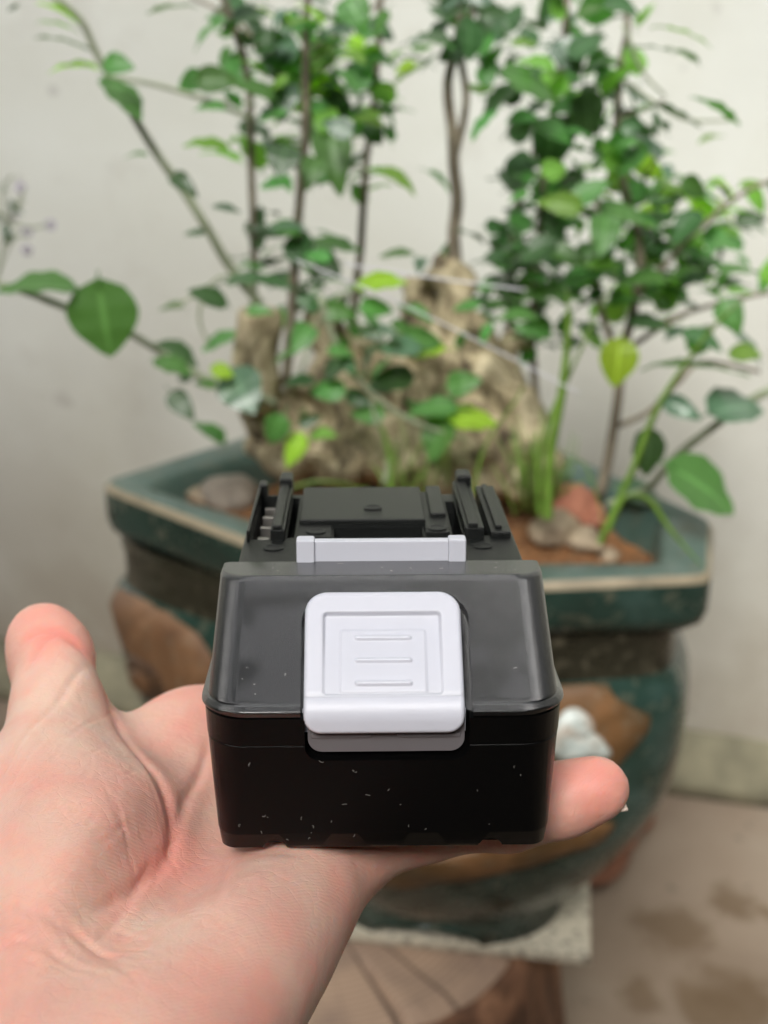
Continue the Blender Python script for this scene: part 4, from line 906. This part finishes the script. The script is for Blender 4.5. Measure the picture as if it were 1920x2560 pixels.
# ------------------------------------------------------------------ the hand and its owner
person = empty('person', 'left hand, open palm up, carrying the black battery pack, thumb out to the left', 'person', (-.1, -.35, 0))
HB = MB.to_3x3() * 1000
def hand(X, Y, Z):
    Q = [  # a, b, ra, rb, blend : millimetres, pack frame
     ((-61, -46, -22), (-50, 74, -15), 14, 13.5, 14), ((-50, -54, -23), (-28, 62, -18), 15, 13, 14), ((-47, -58, -23), (-12, 46, -17), 15, 12.5, 14), ((-44, -56, -20), (-11, 24, -14.5), 13, 10.5, 14), ((-66, -4, -11), (-60, -40, -15), 17, 14, 12),
     # index, middle, ring
     ((-50, 74, -15), (-34, 108, -12), 12.5, 10.5, 8), ((-34, 108, -12), (-22, 128, -8), 10.2, 8.8, 5), ((-22, 128, -8), (-12, 141, -2), 8.8, 8, 4),
     ((-27, 63, -18), (-4, 100, -12), 12, 10, 7), ((-4, 100, -12), (12, 117, -9), 10, 9, 5), ((12, 117, -9), (24, 126, -4), 8.8, 8, 4),
     ((-7, 42, -17), (20, 70, -11.5), 11.5, 9.6, 7), ((20, 70, -11.5), (30, 80, -10.5), 9.6, 8.6, 5), ((30, 80, -10.5), (36, 88, -8), 8.6, 7.8, 4),
     # little finger, reaching out past the pack
     ((-10, 24, -14.5), (8, 33, -12), 10.3, 9.2, 6), ((8, 33, -12), (30, 31, -9.0), 9.0, 8.4, 6), ((30, 31, -9.0), (42, 29, -4.4), 8.4, 8.2, 5), ((42, 29, -4.4), (50.0, 28, -.8), 8.3, 7.9, 5),
     # thumb
     ((-62, -24, -16), (-81, 26, -2), 16.5, 14.5, 14), ((-81, 26, -2), (-83.5, 56, 8), 13.5, 10.2, 10), ((-83.5, 56, 8), (-88.5, 72, 14), 10.1, 10.4, 7), ((-88.5, 72, 14), (-91.5, 77.5, 17), 10.6, 9.9, 5),
     # web to the index root
     ((-78, 44, -9), (-54, 74, -13), 11, 13, 14),
     # forearm
     ((-53, -50, -22), (-60, -85, -26), 16, 18, 18), ((-62, -80, -26), (-130, -180, -40), 20, 30, 20), ((-130, -180, -40), (-190, -265, -55), 31, 34, 20), ((-61, -44, -22), (-70, -84, -27), 13.5, 16, 18)]
    d = None
    for a, b, ra, rb, k in Q:
        c = capsule(X, Y, Z, a, b, ra, rb); d = c if d is None else smin(d, c, k)
    d = smin(d, ellipsoid(X, Y, Z, (-67, 4, -7), (23, 42, 18), R(4)), 13)      # ball of the thumb
    d = smin(d, ellipsoid(X, Y, Z, (-33, -18, -17), (15, 34, 15), R(-20)), 12)   # heel at the little-finger side
    d = smin(d, ellipsoid(X, Y, Z, (-48, -44, -19), (20, 14, 15), R(28)), 12)
    # hollow of the palm
    hol = ellipsoid(X, Y, Z, (-34, 14, 6), (9.5, 56, 10.5), R(-23)); d = -smin(-d, hol, 12)
    # never through the pack
    d = np.maximum(d, -np.maximum.reduce([np.abs(X) - 36.2, -Z - 1.8 + 0 * Y, -Y + .5, Y - 94]))
    return d
Ph, Fh = nets(hand, (-235, -300, -95), (62, 155, 45), 1.7)
# keep fine detail near the eye: relax the grid steps once
def relax(P, Fs, it):
    e = np.concatenate([Fs[:, [0, 1]], Fs[:, [1, 2]], Fs[:, [2, 3]], Fs[:, [3, 0]]]); e = np.concatenate([e, e[:, ::-1]])
    cnt = np.bincount(e[:, 0], minlength=len(P))[:, None]
    for _ in range(it):
        A = np.stack([np.bincount(e[:, 0], weights=P[e[:, 1], k], minlength=len(P)) for k in range(3)], 1) / np.maximum(cnt, 1); P = P * .45 + A * .55
    return P
Ph = relax(Ph, Fh, 4)
me = npmesh('body', Ph, Fh)
bm = bmesh.new(); bm.from_mesh(me); bmesh.ops.recalc_face_normals(bm, faces=bm.faces[:])
near = [f for f in bm.faces if f.calc_center_median().y > -75 and f.calc_center_median().z > -32]
bmesh.ops.subdivide_edges(bm, edges=list({e for f in near for e in f.edges}), cuts=1, use_grid_fill=True, smooth=0)
bmesh.ops.triangulate(bm, faces=[f for f in bm.faces if len(f.verts) > 4]); bm.to_mesh(me); bm.free()
nV = len(me.vertices); P = np.zeros(nV * 3, np.float32); me.vertices.foreach_get('co', P); P = P.reshape(-1, 3).astype(float)
Nn = np.zeros(nV * 3, np.float32); me.vertices.foreach_get('normal', Nn); Nn = Nn.reshape(-1, 3).astype(float)
flush = np.zeros(nV); disp = np.zeros(nV)
def creaseline(uv, zz, width, depth, fl=0.3, sub=8):
    global disp, flush
    pl = [Vector((*bz(u, v, z).xy, z)) for (u, v), z in zip(uv, zz if hasattr(zz, '__len__') else [zz] * len(uv))]
    C = curvepts(pl, sub); C = np.array([[c.x, c.y] for c in C]); dm = np.full(nV, 1e9)
    endf = np.zeros(nV)
    for i, (a, b) in enumerate(zip(C[:-1], C[1:])):
        ba = b - a; t = np.clip(((P[:, :2] - a) @ ba) / (ba @ ba), 0, 1); dd = np.hypot(*(P[:, :2] - a - t[:, None] * ba).T)
        m = dd < dm; dm[m] = dd[m]; endf[m] = (i + t[m]) / (len(C) - 1)
    fade = np.clip(np.minimum(endf, 1 - endf) * 6, 0, 1); up = np.clip(Nn[:, 2] * 2 + .6, 0, 1)
    g_ = np.exp(-(dm / width) ** 2) * fade * up; sh = np.exp(-((dm - width * 2.2) / (width * 1.6)) ** 2) * fade * up
    disp -= depth * g_ - depth * .18 * sh; flush += fl * np.exp(-(dm / (width * 2.6)) ** 2) * fade * up
creaseline([(262, 1775), (335, 1900), (412, 2030), (432, 2110), (405, 2190), (345, 2275), (285, 2360), (235, 2420)], [4, 2, -2, -3, -5, -7, -9, -11], 1.2, 1.0, .26)
creaseline([(440, 2110), (465, 2030), (500, 1940), (525, 1860)], -4, 1.1, .7, .15)
creaseline([(395, 2210), (350, 2290), (300, 2370), (250, 2440)], -8, .8, .35, .15)
creaseline([(570, 2160), (560, 2260), (540, 2350)], -8, .9, .3, .1)
creaseline([(0, 2470), (120, 2480), (230, 2500), (340, 2580)], -12, .9, .45, .1)
creaseline([(-20, 2410), (100, 2418), (200, 2425), (320, 2400)], -10, .6, .15, .05)
creaseline([(0, 2540), (110, 2530), (230, 2590)], -12, .9, .45, .1)
creaseline([(70, 1770), (130, 1720), (200, 1712), (250, 1735)], [8, 9, 9, 5], .9, .5, .3)
creaseline([(50, 1640), (110, 1632), (170, 1630), (230, 1640)], 18, .8, .5, .3)
creaseline([(130, 1880), (70, 1930), (20, 1990)], 10, .5, .25, 0); creaseline([(230, 1720), (150, 1800), (60, 1890), (0, 1960)], 10, .8, .4, .05)
random.seed(5)
for k in range(34):      # fine oblique wrinkles over the ball of the thumb
    u = random.uniform(10, 380); v = random.uniform(1850, 2400); L = random.uniform(50, 150); a = R(random.choice([-40, -32, -50, 60]) + random.uniform(-8, 8))
    creaseline([(u, v), (u + L * .5 * math.cos(a), v + L * .5 * math.sin(a) + 5), (u + L * math.cos(a), v + L * math.sin(a))], 6 if v < 2200 else -6, .32, .20, .03, 3)
for k in range(26):      # wrist skin
    u = random.uniform(-20, 320); v = random.uniform(2440, 2560); L = random.uniform(70, 190); a = R(random.uniform(12, 45))
    creaseline([(u, v), (u + L * .5 * math.cos(a), v + L * .5 * math.sin(a) - 6), (u + L * math.cos(a), v + L * math.sin(a))], -12, .38, .20, .02, 3)
# flushed places: finger and thumb tips, middle of the thumb ball, heel
for c, r, a in (((-90, 75, 18), 12, .75), ((49, 28, 3), 13, .6), ((-60, 12, 8), 11, .22), ((-46, 2, -4), 10, .30), ((-60, 78, 0), 16, .35), ((-12, -40, -4), 16, .22), ((-36, 60, 0), 22, .25), ((0, 0, -8), 16, .3), ((-88, 55, 12), 8, .2)):
    flush += a * np.exp(-(((P - np.array(c)) / r) ** 2).sum(1))
lump = np.array([noise.noise(Vector(p) * .045) * .30 + noise.noise(Vector(p) * .13) * .16 for p in P]); P = P + Nn * (disp + lump)[:, None]
M4 = np.array(MB); Pw = P @ M4[:3, :3].T + M4[:3, 3]
pl = np.array(person.location); me.vertices.foreach_set('co', (Pw - pl).astype(np.float32).ravel())
at = me.attributes.new('flush', 'FLOAT', 'POINT'); at.data.foreach_set('value', np.clip(flush, 0, 1).astype(np.float32)); me.update()
# the owner behind the phone: head, neck and shoulders share the figure's mesh data
el_w = MB @ Vector((-190, -265, -55)); shd = Vector((-.20, -.36, HC + .02))
def fig(X, Y, Z):
    q = [((0.02, -.40, .30), (0, -.42, HC - .12), .14, .15), ((-.13, -.41, HC - .03), (.16, -.41, HC - .03), .075, .075), (shd, el_w, .055, .046), ((.17, -.40, HC - .02), (.24, -.24, HC - .28), .055, .045), ((.24, -.24, HC - .28), (.12, -.06, HC - .12), .043, .034)]
    d = None
    for a, b, ra, rb in q: c = capsule(X, Y, Z, tuple(a), tuple(b), ra, rb); d = c if d is None else smin(d, c, .05)
    return d
Pf, Ff = nets(fig, (-.42, -.62, .1), (.36, 0.02, HC + .10), .014)
link('shirt', npmesh('shirt', Pf - pl, Ff), M_shirt, person)
def headf(X, Y, Z):
    c = (0.02, -.34, HC + .24); d = ellipsoid(X, Y, Z, c, (.075, .095, .115)); d = smin(d, capsule(X, Y, Z, (.02, -.40, HC + .02), (.02, -.37, HC + .16), .055, .05), .03)
    d = smin(d, ellipsoid(X, Y, Z, (.02, -.445 + .20, HC + .225), (.012, .02, .022)), .015); d = smin(d, ellipsoid(X, Y, Z, (-.055, -.35, HC + .24), (.012, .02, .03)), .01); d = smin(d, ellipsoid(X, Y, Z, (.095, -.35, HC + .24), (.012, .02, .03)), .01)
    return d
Pq, Fq = nets(headf, (-.09, -.48, HC), (.13, -.2, HC + .38), .008)
hm = npmesh('head', Pq - pl, Fq)
bm = bmesh.new(); bm.from_mesh(me); bm.from_mesh(hm); bm.to_mesh(me); bm.free()
ob = link('body', me, M_skin, person)
def hairf(X, Y, Z): return np.maximum(ellipsoid(X, Y, Z, (.02, -.355, HC + .262), (.085, .100, .112)), -(Z - (HC + .255) - (Y + .34) * .7))
Pq, Fq = nets(hairf, (-.09, -.48, HC + .1), (.13, -.22, HC + .40), .008); link('hair', npmesh('hair', Pq - pl, Fq), M_hair, person)
# fingernail edge showing past the little finger
nvs = []; nfs = []
for i in range(9):
    for j in range(6):
        a = R(-34 + 68 * i / 8); r = 5.4; x = 50.0 + 6.5 * j / 5 + .8 * math.cos(a); nvs.append(MB @ Vector((x, 27.2 + r * math.sin(a) * .9, -5.2 - r * math.cos(a) * .5 + 1.4 + .30 * j)) - Vector(person.location))
for i in range(8):
    for j in range(5): nfs.append((i * 6 + j, (i + 1) * 6 + j, (i + 1) * 6 + j + 1, i * 6 + j + 1))
nl = link('fingernail', mesh('nail', nvs, nfs), M_nail, person); sm_ = nl.modifiers.new('s', 'SOLIDIFY'); sm_.thickness = .0006
